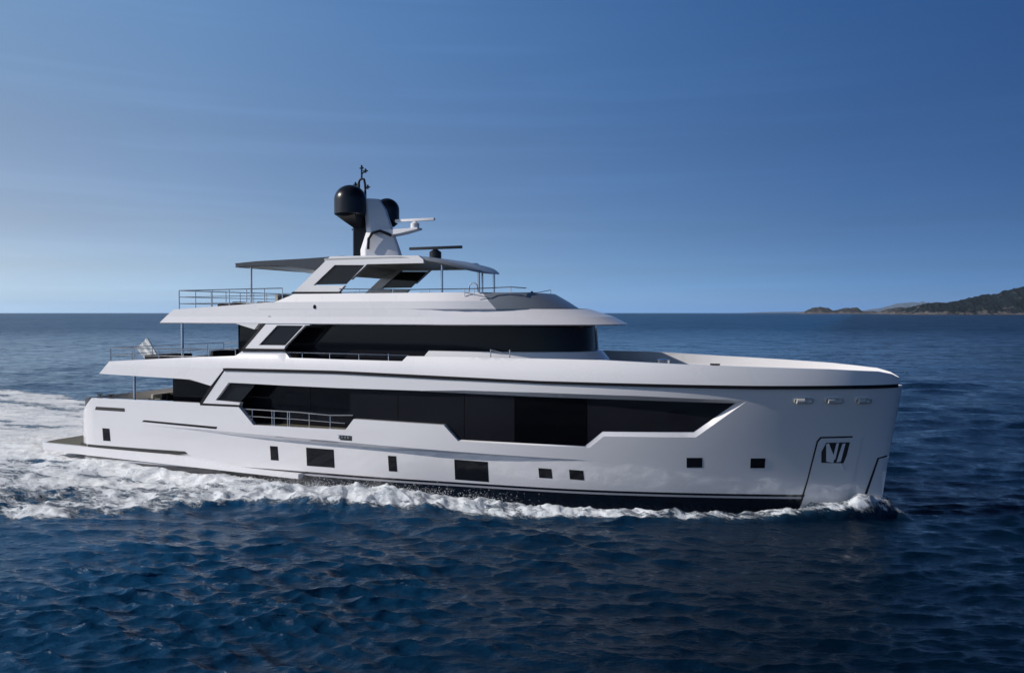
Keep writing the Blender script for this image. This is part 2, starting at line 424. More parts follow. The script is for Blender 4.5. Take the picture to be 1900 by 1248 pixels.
# ---- main deck glass, split in panes at the photographed mullions
def clip_poly(poly, xa, xb):
    def half(P, k, sgn):
        o = []
        for i in range(len(P)):
            a, b = P[i], P[(i + 1) % len(P)]; ia, ib = sgn * (a[0] - k) >= 0, sgn * (b[0] - k) >= 0
            if ia: o.append(a)
            if ia != ib:
                t = (k - a[0]) / (b[0] - a[0]); o.append((k, a[1] + t * (b[1] - a[1])))
        return o
    return half(half(poly, xa, 1), xb, -1)
def pane(name, poly_px, yf, mat, th=0.05, parent=None, grow=0.0):
    return side_panels(name, xz(poly_px, yf), [], yf, th, mat, parent or Y, gx=1.0, gz=0.8, d=0.6)
GM = G_main
cuts = [(650, 738, 'glass'), (739, 861, 'glass'), (862, 954.5, 'glass'), (955.5, 1089, 'glass3'), (1090, 1366, 'glass')]
for xa, xb, mt in cuts:
    p = clip_poly(GM, xa, xb)
    pane('window', p, glass_b, M[mt])
# dark inner slab so the mullion gaps read black
side_panels('window_backing', clip_poly([(a, b) for a, b in xz(GM, lambda a, b: glass_b(a, b) - 0.06)], 17.9, 33.5), [], lambda a, b: glass_b(a, b) - 0.06, 0.03, M['recess'], Y, gx=1.0, gz=0.8, d=0.6)
# wing pane aft (slanted)
pane('window', [(404, 740.5), (427, 711), (474, 713), (447, 744.5)], lambda a, b: hull_b0(a, 3.4) - 0.14, M['glass2'])
# recessed side deck wall with dark glazing
m = MB()
for s in (1, -1):
    for xa, xb in ((10.6, 13.2), (13.22, 15.3), (15.32, 18.05)):
        m = MB(); m.box((xa, -s * 2.80, 2.32), (xb, -s * 2.74, 4.42)); m.build('window', M['glass'], Y)
for s in (1, -1):
    m = MB()
    m.box((18.06, -s * 2.75, 2.26), (18.12, -s * 3.58, 4.40))
    m.box((10.55, -s * 2.74, 2.26), (18.1, -s * 2.70, 4.42))
    m.build('side_deck_bulkhead', M['black'], Y)

# ---- knife-line trims (black stripes)
def strip(name, top, bot, yf, mat, off=0.006, th=0.03, parent=None):
    g = lambda a, b: yf(a, b) + off
    return side_panels(name, xz(top + bot[::-1], g), [], g, th, mat, parent or Y, gx=0.5, gz=1.0, d=0.3)
strip('black_stripe', [(412.5, 683), (420, 682.5), (620, 687.3), (820, 697.3), (1000, 706.3), (1180, 711.3), (1400, 715.5), (1560, 715), (1667, 712)],
      [(416, 688.5), (421, 688), (620, 693), (820, 703.5), (1000, 711.5), (1180, 717), (1400, 722), (1560, 721.5), (1667, 718.5)], lambda a, b: max(hull_b(a, b), up_b(a, b)), M['black'], off=0.012, th=0.06)
strip('black_stripe', [(370, 748), (410.5, 683.5)], [(376, 748), (416, 688)], hull_b, M['black'])
strip('black_stripe', [(371, 747.5), (446, 751)], [(371, 751.5), (446, 755)], hull_b, M['black'])

# ---- upper bulwark band
U_ol = [(184, 693), (203, 670), (320, 664), (437, 660), (449, 651.5), (528, 652), (537, 663.5), (640, 667), (746, 670), (755, 660.5), (900, 662.5), (1120, 668), (1290, 677), (1345, 679), (1420, 681.5),
        (1540, 685), (1630, 689), (1655, 694), (1669, 701), (1667, 714), (1560, 717.5), (1400, 718), (1180, 714), (1000, 708.5), (820, 700.5), (620, 690), (414, 686), (391, 715.5), (352, 703.5)]
uo = xz(U_ol, up_b)
side_panels('upper_bulwark', uo, [], up_b, 0.16, M['white'], Y, gx=0.5, gz=0.3)

# ---- upper wing pillar with slanted window
def s_b(X, Z): return 3.72 - 0.16 * clip((Z - 5.1) / 1.4) * 1.0
P_ol = [(452, 646), (501, 588), (575, 587), (575, 603), (566, 603.5), (530, 641), (527, 647)]
P_win = [(480, 640), (514, 603.5), (563, 604), (529, 640.5)]
side_panels('wing_pillar', xz(P_ol, s_b), [xz(P_win, s_b)], s_b, 0.14, M['white'], Y, gx=0.6, gz=0.4)
pane('window', [(482, 638.5), (515, 605), (561, 605), (528, 639)], lambda a, b: s_b(a, b) - 0.06, M['glass2'], th=0.03)
strip('black_stripe', [(449, 646), (498.5, 586)], [(454, 646.5), (503.5, 587)], s_b, M['black'])
strip('black_stripe', [(449, 646.5), (529, 647)], [(447, 651.5), (530, 652)], lambda a, b: 3.7, M['black'], th=0.12)

# ------------------------------------------------------------------ plan rings for decks and houses
def plan(w, xa, xs, xn, p=2.2, n=22, aft=True):
    """starboard aft corner -> nose -> port aft corner"""
    pts = [(x, -w) for x in np.linspace(xa, xs, 10)[:-1]]
    for i in range(n + 1):
        t = -math.pi / 2 + math.pi * i / n
        c, s_ = math.cos(t), math.sin(t)
        pts.append((xs + (xn - xs) * abs(c) ** (2 / p), w * math.copysign(abs(s_) ** (2 / p), s_)))
    pts += [(x, w) for x in np.linspace(xs, xa, 10)[1:]]
    return pts
def lev(w, xa, xs, xn, z, p=2.2, zf=None):
    return [(x, y, z if zf is None else zf(x, y)) for x, y in plan(w, xa, xs, xn, p)]

def rise(x): return clip((x - 8.6) / 5.6) * (1 - sstep((x - 14.3) / 1.2))
# ---- sundeck band: underside, brow and three facets
def z_at(py_list, x): pass
m = MB()
rings = [lev(2.9, 8.2, 21, 26.6, 6.60), lev(3.52, 7.72, 21, 28.0, 6.52), lev(3.60, 7.76, 21, 28.1, 6.56), lev(3.565, 8.1, 21, 27.55, 6.84, 2.1), [(x, y * (1 - 0.004 * rise(x)), 7.14 + 0.31 * rise(x)) for x, y, z in lev(3.565, 8.55, 20.5, 26.6, 7.14, 2.0)]]
for i_ in range(len(rings) - 1): m.loft(rings[i_:i_ + 2])
# raised part from X 13.6 forward
m.build('sun_deck_bulwark', M['white'], Y, ang=30)
m = MB()
C_R = [lev(3.44, 13.3, 21.0, 26.0, 7.05, 2.3), lev(3.569, 13.25, 21.0, 26.05, 7.143, 2.3), lev(3.565, 14.1, 21.0, 25.55, 7.44, 2.3), lev(3.37, 14.95, 21.0, 24.95, 7.77, 2.3), lev(3.2, 15.0, 21.0, 24.75, 7.77, 2.3), lev(3.18, 15.0, 21.0, 24.6, 7.1, 2.3)]
NA = 14                                    # the last stations round the front are coloured grey as shade on white paint
n_ = len(C_R[0])
for i_ in range(len(C_R) - 1):
    m.loft([r[:NA] for r in C_R[i_:i_ + 2]])
mp_ = MB()
for i_ in range(len(C_R) - 1): mp_.loft([r[n_ - NA:] for r in C_R[i_:i_ + 2]])
mp_.build('sun_deck_coaming', M['white'], Y, ang=30)
mw = MB(); mw.loft([r[NA - 1:n_ - NA + 1] for r in C_R]); mw.build('sun_deck_shaded_coaming', M['shaded'], Y, ang=20)
m.build('sun_deck_coaming', M['white'], Y, ang=30)
m = MB()                                   # ledge that closes the bulwark top round the coaming
r_ = [(x, y * (1 - 0.004 * rise(x)), z + 0.31 * rise(x)) for x, y, z in lev(3.562, 8.56, 20.5, 26.59, 7.141, 2.0)]; r2_ = [(x, y * (1 - 0.004 * rise(x)), z + 0.31 * rise(x)) for x, y, z in lev(3.40, 8.6, 21.0, 25.9, 7.135, 2.3)]; m.loft([r_, r2_]); m.build('bulwark_cap', M['white'], Y)
m = MB(); r_ = [q for q in lev(3.3, 20.6, 20.9, 26.5, 7.15, 2.1) if q[0] > 24.6]; r2_ = [q for q in lev(3.0, 20.6, 20.9, 26.08, 7.17, 2.1)][-len(r_) - 0:]
r2_ = [(q[0] - 0.45, q[1] * 0.97, 7.17) for q in r_]; m.loft([r_, r2_]); m.build('visor_strip', M['black'], Y)
# aft edge closing faces of the sundeck band
def slab(name, pl, z0, z1, mat, bev=0.0):
    m = MB(); n = len(pl)
    m.add([(x, y, z0) for x, y in pl] + [(x, y, z1) for x, y in pl],
          [tuple(range(n - 1, -1, -1)), tuple(range(n, 2 * n))] + [(i, (i + 1) % n, (i + 1) % n + n, i + n) for i in range(n)])
    return m.build(name, mat, Y, bevel=bev)
slab('sun_deck', plan(3.44, 8.3, 21, 26.4, 2.1), 6.604, 7.0, M['teak'])
m = MB(); m.loft([[(7.78, -3.58, 6.53), (7.78, 3.58, 6.53)], [(8.6, -3.46, 7.14), (8.6, 3.46, 7.14)]]); 
m.build('sun_deck_transom', M['white'], Y)
for s in (1, -1):     # gusset between overhang and pillar
    m = MB()
    m.add([(11.97, -s * 3.585, 6.56), (13.3, -s * 3.585, 6.56), (13.05, -s * 3.585, 6.30), (11.97, -s * 2.9, 6.60), (13.3, -s * 2.9, 6.60), (13.05, -s * 2.9, 6.3)],
          [(0, 2, 1), (3, 4, 5), (0, 3, 5, 2), (2, 5, 4, 1)])
    m.build('overhang_gusset', M['white'], Y)

# ---- upper deck house: glass band, lower wall
m = MB(); m.loft([lev(2.66, 11.38, 20.5, 26.95, 4.62, 2.6), lev(2.66, 11.38, 20.5, 26.9, 5.46, 2.6), lev(2.62, 11.38, 20.5, 26.8, 6.62, 2.6)])
m.build('upper_house_glazing', M['glass'], Y, ang=40)
m = MB(); m.loft([lev(2.74, 20.6, 21.2, 27.35, 4.62, 2.6), lev(2.76, 20.6, 21.2, 27.35, 5.15, 2.6), lev(2.72, 20.9, 21.3, 27.05, 5.50, 2.6), lev(2.64, 20.9, 21.3, 26.9, 5.52, 2.6)])
m.build('upper_house_wall', M['white'], Y, ang=25)
m = MB(); m.box((11.36, -2.655, 4.62), (11.42, 2.655, 6.6)); m.build('aft_glass_door', M['glass'], Y)

# ---- upper deck, foredeck and main deck sheets
def plan_of(yf, z, xa, xb, inset):
    xs = np.concatenate([np.linspace(xa, 24, 12), np.linspace(24, xb, 26)[1:]])
    p = [(x, -max(yf(x, z) - inset, 0.02)) for x in xs]
    return p + [(x, -y) for x, y in p[::-1]]
slab('upper_deck', plan_of(up_b, 4.6, 4.75, 37.6, 0.12), 4.36, 4.60, M['teak'])
m = MB()   # sloped aft end of the upper deck overhang
m.loft([[(4.3, -3.76, 4.22), (4.3, 3.76, 4.22)], [(4.72, -3.7, 4.76), (4.72, 3.7, 4.76)]]); m.build('upper_deck_transom', M['white'], Y)
m = MB()
ua = [(4.33, 4.235), (8.9, 4.13), (10.6, 3.94), (11.0, 3.9), (11.4, 4.35)]
m.loft([[(x, -3.72, z) for x, z in ua], [(x, -2.9, z + 0.1) for x, z in ua], [(x, 2.9, z + 0.1) for x, z in ua], [(x, 3.72, z) for x, z in ua]])
m.build('overhang_soffit', M['inner'], Y)
slab('main_deck', plan_of(hull_b0, 2.3, 2.95, 36.5, 0.16), 2.05, 2.26, M['teak'])
m = MB(); m.box((7.62, -2.75, 2.26), (7.69, 2.75, 4.25)); m.build('aft_glass_door', M['glass'], Y)
for s in (1, -1):
    m = MB(); m.box((7.69, -s * 2.752, 2.262), (10.58, -s * 2.70, 4.24)); m.build('side_glazing', M['glass'], Y)

# ---- swim platform and the hull ledge that carries it forward
m = MB()
pl = [(0.25, -3.55), (0.0, -3.2), (0.0, 3.2), (0.25, 3.55), (11.6, 3.80), (11.6, -3.80)]
top = [(0.27, -3.74), (0.0, -3.3), (0.0, 3.3), (0.27, 3.74)]
def ledge_ring(z, o):
    a = [(x, -(3.80 + o - 0.10 * clip((3 - x) / 3)), zz) for x, zz in [(0.3, z(0.3)), (2, z(2)), (5, z(5)), (8, z(8)), (10, z(10)), (11.8, z(11.8)), (13.6, z(13.6)), (15.45, z(15.45))]]
    return [(0.0, -3.35, z(0.0))] + a
for s in (1, -1):
    topz = lambda x: 0.74 if x < 9 else 0.74 - 0.33 * sstep((x - 8.5) / 4.0)
    botz = lambda x: 0.40 - 0.012 * x
    A = [(x, -3.55 if x > 2.6 else -3.3, zz) for x, _, zz in ledge_ring(topz, 0)]
    B = ledge_ring(topz, 0.03); C_ = ledge_ring(botz, 0.035); D = [(x, -3.4, zz) for x, _, zz in ledge_ring(lambda x: botz(x) - 0.02, 0)]
    rr = [[(x, y * s, z) for x, y, z in r] for r in (A, B, C_, D)]
    m = MB(); m.loft(rr)
    e = [r[-1] for r in rr]; m.add(e, [(0, 1, 2, 3)])
    m.build('platform_ledge', M['white'], Y, ang=25)
m = MB()
pl = [(0.02, -3.30), (0.02, 3.30), (0.32, 3.66), (3.4, 3.70), (3.4, -3.70), (0.32, -3.66)]
n = len(pl)
m.add([(x, y, 0.36) for x, y in pl] + [(x, y, 0.735) for x, y in pl], [tuple(range(n - 1, -1, -1)), tuple(range(n, 2 * n))] + [(i, (i + 1) % n, (i + 1) % n + n, i + n) for i in range(n)])
m.build('swim_platform', M['white'], Y)
m = MB()
pl = [(0.10, -3.26), (0.10, 3.26), (0.36, 3.60), (2.77, 3.64), (2.77, -3.64), (0.36, -3.60)]
m.add([(x, y, 0.737) for x, y in pl] + [(x, y, 0.752) for x, y in pl], [tuple(range(n - 1, -1, -1)), tuple(range(n, 2 * n))] + [(i, (i + 1) % n, (i + 1) % n + n, i + n) for i in range(n)])
for s in (1, -1):
    q = [(2.77, 3.40), (2.77, 3.66), (8.8, 3.78), (9.6, 3.72), (9.6, 3.40)]
    k = len(q)
    m.add([(x, s * y, 0.745) for x, y in q] + [(x, s * y, 0.757) for x, y in q], [tuple(range(k)), tuple(range(2 * k - 1, k - 1, -1))] + [(i, (i + 1) % k, (i + 1) % k + k, i + k) for i in range(k)])
m.build('platform_teak', M['teak'], Y)

# ---- hull side windows, vent, slots
def quad(x0, y0, x1, y1, sk=1.5): return [(x0, y0), (x1, y0 + (x1 - x0) * 0.075), (x1 + sk * 1.2, y1 + (x1 - x0) * 0.075), (x0 + sk, y1)]
wins = [(191, 795, 202, 816), (502, 828, 514, 852), (569, 831, 618, 862.5), (721, 846, 734, 872.5), (844, 853, 904, 888), (1000, 869, 1022, 884.5), (1057, 872, 1081, 887.5)]
wins_px = [quad(*q) for q in wins] + [[(1275, 850), (1302, 850), (1302, 866), (1275, 866)], [(1394, 851), (1419, 851), (1418, 867), (1393, 867)]]
for q in wins_px:
    f = lambda a, b: hull_b(a, b) + 0.006
    cx = sum(p[0] for p in q) / 4; cy = sum(p[1] for p in q) / 4
    fr = side_panels('hull_window', xz([(cx + (x - cx) * (1 + 2.2 / abs(q[1][0] - q[0][0])), cy + (y - cy) * (1 + 2.2 / abs(q[3][1] - q[0][1]))) for x, y in q], f), [], f, 0.05, M['black'], hull, gx=1, gz=1, d=0.3)
    g = lambda a, b: hull_b(a, b) + 0.009
    side_panels('pane', xz(q, g), [], g, 0.03, M['glass2'], fr, gx=1, gz=1, d=0.3)
f = lambda a, b: hull_b(a, b) + 0.006
vent = side_panels('air_vent', xz([(631, 807), (653, 808.5), (653, 817.5), (631, 816)], f), [], f, 0.05, M['recess'], hull, d=0.3)
m = MB()
m.box((17.38, -3.806, 1.985), (17.98, -3.801, 2.005)); m.box((17.38, -3.806, 2.115), (17.98, -3.801, 2.135))
for s in (1,):
    for k in range(4):
        x = 17.42 + k * 0.14
        m.box((x, -s * 3.815, 2.0), (x + 0.05, -s * 3.80, 2.12))
m.build('vent_grille', M['steel'], vent)
side_panels('hull_slot', xz([(263, 782), (267, 779), (403, 791.5), (401, 795.5)], f), [], f, 0.05, M['black'], hull, d=0.3)
sl_ = side_panels('mooring_opening', xz([(178, 754), (231, 757), (231.5, 763.5), (176, 760)], f), [], f, 0.05, M['recess'], hull, d=0.3)
for px in (178, 192, 196, 215):
    p = at_y(px, 758, -3.7); m = MB(); m.tube([(p[0], -3.715, p[2] - 0.13), (p[0], -3.715, p[2] + 0.13)], 0.035, 8); m.build('mooring_roller', M['steel'], sl_)
# dark strip painted in for the shadow in the recess above the ledge
side_panels('ledge_gap_shade', xz([(150, 820.5), (343, 837), (349, 842), (330, 843), (150, 826)], f), [], f, 0.05, M['recess'], hull, d=0.3)

# ---- bow: fairleads, anchor pocket, stem guard
for (x0, x1) in ((1472, 1509), (1530, 1565), (1587, 1618)):
    yc = 744; h = 6.0
    pts = []
    for t in np.linspace(0, 2 * math.pi, 20, endpoint=False):
        cx, cy = (x0 + x1) / 2, yc - 1; rx = (x1 - x0) / 2; c, s_ = math.cos(t), math.sin(t)
        pts.append((cx + rx * math.copysign(abs(c) ** 0.5, c), cy + h * math.copysign(abs(s_) ** 0.6, s_)))
    rim = xz(pts, hull_b); c0 = np.mean(rim, 0); m = MB(); rr_ = []
    for sc_, off in ((1.0, -0.02), (1.0, 0.03), (0.9, 0.075), (0.72, 0.09), (0.6, 0.06), (0.55, -0.01)):
        ring = []
        for x_, z_ in rim:
            x2, z2 = c0[0] + (x_ - c0[0]) * (1 - (1 - sc_) * 0.45), c0[1] + (z_ - c0[1]) * sc_
            ring.append((x2, -hull_b(x2, z2) - off, z2))
        rr_.append(ring)
    m.loft(rr_, close=True); fl = m.build('fairlead', M['satin'], hull, ang=60)
    m = MB(); m.loft([rr_[-1]], close=True); m.f.append(tuple(range(len(rim)))); m.build('fairlead_opening', M['recess'], fl)
    m = MB(); q0 = rr_[4][len(rim) // 2]; xa_, xb_ = min(p[0] for p in rr_[4]), max(p[0] for p in rr_[4]); xm = xa_ + 0.55 * (xb_ - xa_)
    m.tube([(xa_ + 0.04, -hull_b(xa_, c0[1]) - 0.05, c0[1]), (xm, -hull_b(xm, c0[1]) - 0.05, c0[1])], 0.10, 12); m.build('fairlead_roller', M['satin'], fl)
g1 = lambda a, b: hull_b(a, b) + 0.02
go_ = lambda a, b: hull_b(a, b) + 0.010
side_panels('plate_gap', xz([(1483, 935), (1497, 890), (1515, 818.5), (1522, 810), (1582, 808.5), (1582, 812), (1524, 814), (1519, 821), (1500, 892), (1487, 935)], go_), [], go_, 0.03, M['recess'], hull, d=0.2, gx=0.3, gz=0.3)
side_panels('plate_gap', xz([(1602, 922), (1628, 849), (1646, 844), (1646, 847), (1631, 852), (1607, 922)], go_), [], go_, 0.03, M['recess'], hull, d=0.2, gx=0.3, gz=0.3)
ap = side_panels('anchor_plate', xz([(1487, 935), (1500, 890), (1518, 820), (1524, 813), (1596, 811), (1600, 811), (1585, 880), (1570, 935)], g1), [], g1, 0.05, M['hull'], hull, d=0.2, gx=0.2, gz=0.2)
g2 = lambda a, b: hull_b(a, b) + 0.026
pk = side_panels('anchor_pocket', xz([(1524, 838), (1533, 821), (1577, 820), (1571, 845), (1565, 859), (1524, 858)], g2), [], g2, 0.03, M['recess'], ap, d=0.2, gx=0.2, gz=0.2)
g3 = lambda a, b: hull_b(a, b) + 0.05
def anchor_bit(px):
    return px
for pts in ([(1533, 824), (1538, 822), (1549, 850), (1546, 858), (1533, 856)], [(1552, 822), (1557, 821), (1550, 852), (1545, 850)], [(1563, 823), (1569, 822), (1560, 856), (1552, 857)], [(1559, 860), (1562, 860), (1567, 872), (1563, 873)]):
    side_panels('anchor', xz(pts, g3), [], g3, 0.05, M['white'], ap, d=0.2)
sg = side_panels('stem_guard', xz([(1607, 922), (1631, 851), (1650, 846), (1648, 851), (1637, 922)], g1), [], g1, 0.05, M['hull'], hull, d=0.2, gx=0.2, gz=0.2)

# ---- pillars that carry the overhangs
for px, y0, y1, yy in ((338, 600, 656, 3.2), (249.5, 698, 742, 3.3)):
    a = at_y(px, y0, -yy); b = at_y(px, y1, -yy)
    zt = 6.6 if px == 338 else 4.4; zb = 4.6 if px == 338 else 2.26
    for s in (1, -1):
        m = MB(); m.tube([(a[0], -s * yy, zb), (a[0], -s * yy, zt)], 0.06, 12); m.build('support_post', M['steel'], Y)

# ---- rails
def railing(name, path, h, bars, posts, r=0.018, parent=None, z_base=None):
    """path: list of (x, y, z) at deck edge; bars: heights; posts: number of posts along it"""
    m = MB(); P = [np.array(p, float) for p in path]
    for hb in bars: m.tube([tuple(p + np.array([0, 0, hb])) for p in P], r * (1.25 if hb == max(bars) else 0.9), 6)
    L = [0]
    for a, b in zip(P[:-1], P[1:]): L.append(L[-1] + np.linalg.norm(b - a))
    for k in range(posts):
        t = L[-1] * k / (posts - 1); i = max(j for j in range(len(P) - 1) if L[j] <= t + 1e-9)
        q = P[i] + (P[i + 1] - P[i]) * ((t - L[i]) / max(1e-9, L[i + 1] - L[i]))
        m.tube([tuple(q), tuple(q + np.array([0, 0, h]))], r * 1.15, 6)
    return m.build(name, M['steel'], parent or Y)
def px_path(pts, yy): return [tuple(at_y(px, py, -yy)) for px, py in pts]
# sun deck aft (bars from photo heights)
for s in (1, -1):
    railing('deck_railing', [(8.7, -s * 3.38, 7.12), (14.35, -s * 3.36, 7.16)], 0.86, (0.28, 0.57, 0.86), 7)
railing('deck_railing', [(8.7, -3.38, 7.12), (8.7, 3.38, 7.12)], 0.86, (0.28, 0.57, 0.86), 8)
for s in (1, -1):
    railing('deck_railing', [(4.75, -s * 3.62, 4.76), (12.0, -s * 3.54, 4.80)], 0.62, (0.3, 0.62), 6)
railing('deck_railing', [(4.75, -3.62, 4.76), (4.75, 3.62, 4.76)], 0.62, (0.3, 0.62), 7)
# side deck gate rail, main deck
for s in (1, -1):
    m = MB()
    for pts, r in (([(447, 758), (467, 759), (550, 764), (612, 770), (655, 770)], 0.022), ([(455, 770), (468, 772), (545, 777), (640, 785)], 0.016)):
        m.tube([(p[0], s * p[1], p[2]) for p in px_path(pts, 3.68)], r, 6)
    for px, y0, y1 in ((468.5, 759, 787), (505, 762, 790), (509, 762, 790), (534, 764, 792), (537.5, 764, 792), (574, 767, 794), (613, 770, 796.5)):
        a, b = at_y(px, y0, -3.68), at_y(px, y1, -3.68); m.tube([(a[0], s * a[1], a[2]), (a[0], s * b[1], b[2] - 0.05)], 0.022, 6)
    m.build('side_railing', M['steel'], Y)
    m = MB()
    m.tube([(p[0], s * p[1], p[2]) for p in px_path([(531, 653.5), (640, 656), (757, 659.5)], 3.62)], 0.022, 6)
    for px in (561, 612, 666, 721):
        a = at_y(px, 656, -3.62); m.tube([(a[0], s * a[1], a[2]), (a[0], s * a[1], a[2] - 0.32)], 0.018, 6)
    m.build('side_railing', M['steel'], Y)
    m = MB()
    m.tube([(p[0], s * p[1], p[2]) for p in px_path([(630, 536), (760, 537), (880, 535.5)], 3.26)] + [(24.2, -s * 2.2, 7.98), (24.5, -s * 1.4, 7.96)], 0.02, 6)
    for px in (667, 729, 797, 862, 880):
        a = at_y(px, 537, -3.26); m.tube([(a[0], s * a[1], a[2]), (a[0], s * a[1], a[2] - 0.25)], 0.016, 6)
    m.tube([(24.2, -s * 2.2, 7.98), (24.2, -s * 2.2, 7.6)], 0.016, 6)
    m.build('coaming_railing', M['steel'], Y)
a = at_y(870, 541, -3.0)
m = MB(); m.tube([(a[0] + 0.0, -3.0, 7.78), (a[0] + 0.03, -3.0, 8.05), (a[0] + 0.12, -3.0, 8.12), (a[0] + 0.26, -3.0, 8.12), (a[0] + 0.34, -3.0, 8.05), (a[0] + 0.38, -3.0, 7.78)], 0.025, 8); m.build('grab_hoop', M['steel'], Y)

# ---- hardtop
def h_b(X, Z): return 2.72
F_ol = [(545, 542), (612.5, 475.5), (700, 474), (776, 474), (785, 481), (786, 488), (681, 490), (637, 532), (628, 542.5)]
F_win = [(581.5, 529), (621, 491.5), (677, 491.5), (643, 527), (640, 530)]
fr = side_panels('hardtop_frame', xz(F_ol, h_b), [xz(F_win, h_b)], h_b, 0.16, M['white'], Y, gx=0.8, gz=0.5)
pane('window', [(583, 528), (621.5, 492.5), (676, 492.5), (642, 527)], lambda a, b: 2.66, M['glass2'], th=0.03, parent=fr)
strip('black_stripe', [(543, 541), (629, 541)], [(539, 545), (631, 545)], lambda a, b: 2.72, M['black'], th=0.14)
def roof_z(x, y):
    t = clip((x - 19.2) / 3.1)
    return 9.30 - 0.62 * t ** 2 - 0.03 * (y / 2.7) ** 2
m = MB()
fore = [lev(2.68, 16.0, 19.7, 22.25, 0, 2.3, zf=lambda x, y: roof_z(x, y) + 0.02), lev(2.74, 16.0, 19.7, 22.4, 0, 2.3, zf=lambda x, y: roof_z(x, y) - 0.05)]
und = lev(2.66, 16.0, 19.7, 22.2, 0, 2.3, zf=lambda x, y: min(roof_z(x, y) - 0.10, 9.02))
m.loft([[(min(x, 19.7), 0.0, 9.36) for x, y, z in fore[0]], [(x if x < 19.7 else 19.7 + (x - 19.7) * 0.55, y * 0.6, roof_z(19.7 + (x - 19.7) * 0.55 if x > 19.7 else x, 0) + 0.05) for x, y, z in fore[0]]] + fore)
m.build('hardtop_roof', M['roofgrey'], Y, ang=35)
m = MB(); m.loft([fore[1], und, [(x if x < 19.7 else 19.7 + (x - 19.7) * 0.6, y * 0.6, 9.05) for x, y, z in und], [(min(x, 19.7), 0.0, 9.05) for x, y, z in und]])
m.build('roof_soffit', M['inner'], Y, ang=35)
m = MB()      # thin louvred aft roof of dark panels
ax = [(11.05, 2.45, 9.06, 0.06), (12.4, 2.62, 9.14, 0.08), (12.45, 2.62, 9.20, 0.14), (16.6, 2.69, 9.33, 0.2), (16.9, 2.69, 9.34, 0.2)]
m.loft([[(x, -wd, z - th), (x, -wd, z), (x, 0, z + 0.04), (x, wd, z), (x, wd, z - th)] for x, wd, z, th in ax], cap0=True, cap1=True)
m.build('roof_panel', M['grey'], Y, ang=20)
ff_ = lambda a, b: 2.705
side_panels('roof_fascia', xz([(436, 488.5), (475, 484.5), (611, 477), (598, 490), (583, 501), (533, 492.5), (473, 493), (438, 494)], ff_), [], ff_, 0.05, M['grey'], Y, gx=1, gz=1)
m = MB()
m.loft([[(11.3, -2.35, 9.0), (11.3, 2.35, 9.0)], [(12.6, -2.45, 9.0), (12.6, 2.45, 9.0)], [(15.4, -2.5, 8.62), (15.4, 2.5, 8.62)], [(16.2, -2.5, 8.9), (16.2, 2.5, 8.9)], [(16.3, -2.5, 9.1), (16.3, 2.5, 9.1)]])
m.loft([[(11.3, -2.35, 9.0), (11.3, -2.35, 9.03)], [(12.6, -2.45, 9.0), (12.6, -2.45, 9.08)], [(15.4, -2.5, 8.62), (15.4, -2.5, 9.1)], [(16.2, -2.5, 8.9), (16.2, -2.5, 9.1)]])
m.loft([[(11.3, 2.35, 9.0), (11.3, 2.35, 9.03)], [(12.6, 2.45, 9.0), (12.6, 2.45, 9.08)], [(15.4, 2.5, 8.62), (15.4, 2.5, 9.1)], [(16.2, 2.5, 8.9), (16.2, 2.5, 9.1)]])
m.build('roof_soffit', M['inner'], Y, ang=20)
for px, zb, zt, yy in ((466, 7.0, 9.06, 2.3), (820, 7.0, 9.05, 1.9), (888.5, 7.0, 8.75, 0.75)):
    x = at_y(px, 520, -yy)[0]
    for s in (1, -1):
        m = MB(); m.tube([(x, -s * yy, zb), (x, -s * yy, zt)], 0.05, 12); m.build('support_post', M['steel'], Y)

# ---- mast
mast = MB()
def sec(x0, x1, hw, z, ch=0.35):
    c = min(ch, (x1 - x0) * 0.3)
    return [(x0, -hw * 0.8, z), (x0 + c, -hw, z), (x1 - c, -hw * 0.55, z), (x1, -hw * 0.2, z), (x1, hw * 0.2, z), (x1 - c, hw * 0.55, z), (x0 + c, hw, z), (x0, hw * 0.8, z)]
mast.loft([sec(16.35, 18.1, 0.72, 9.3), sec(16.3, 17.95, 0.66, 9.75), sec(16.55, 17.65, 0.55, 10.55), sec(16.45, 17.3, 0.5, 11.5), sec(16.4, 16.95, 0.45, 12.0)], close=True, cap0=True, cap1=True)
mo = mast.build('mast', M['white'], Y, ang=22, bevel=0.02)
m = MB(); m.loft([sec(15.75, 16.4, 0.35, 9.3, .1), sec(15.75, 16.4, 0.35, 10.5, .1), sec(15.78, 16.6, 0.38, 10.75, .1), sec(16.0, 16.5, 0.36, 11.3, .1), sec(16.05, 16.42, 0.3, 12.05, .1)], close=True, cap0=True, cap1=True)
m.build('mast_column', M['navy'], mo, bevel=0.02)
m = MB(); m.tube([(16.85, -0.745, 9.75), (16.86, -0.72, 10.2), (17.0, -0.64, 10.45), (17.3, -0.5, 10.55), (17.75, -0.3, 10.35)], 0.065, 8); m.build('mast_stripe', M['navy'], mo)
def dome(cx, cy, cz, r, h):
    m = MB(); pr = [(r * 0.55, -0.12), (r * 0.9, -0.06), (r, 0.0), (r, h)]
    pr += [(r * math.cos(t), h + r * 0.95 * math.sin(t)) for t in np.linspace(0.15, math.pi / 2 - 0.03, 9)]
    m.lathe(pr, 32, (cx, cy, cz)); return m.build('satellite_dome', M['navy'], mo, ang=40)
dome(15.87, -0.62, 11.32, 0.71, 0.60)
dome(16.83, 0.85, 11.15, 0.55, 0.48)
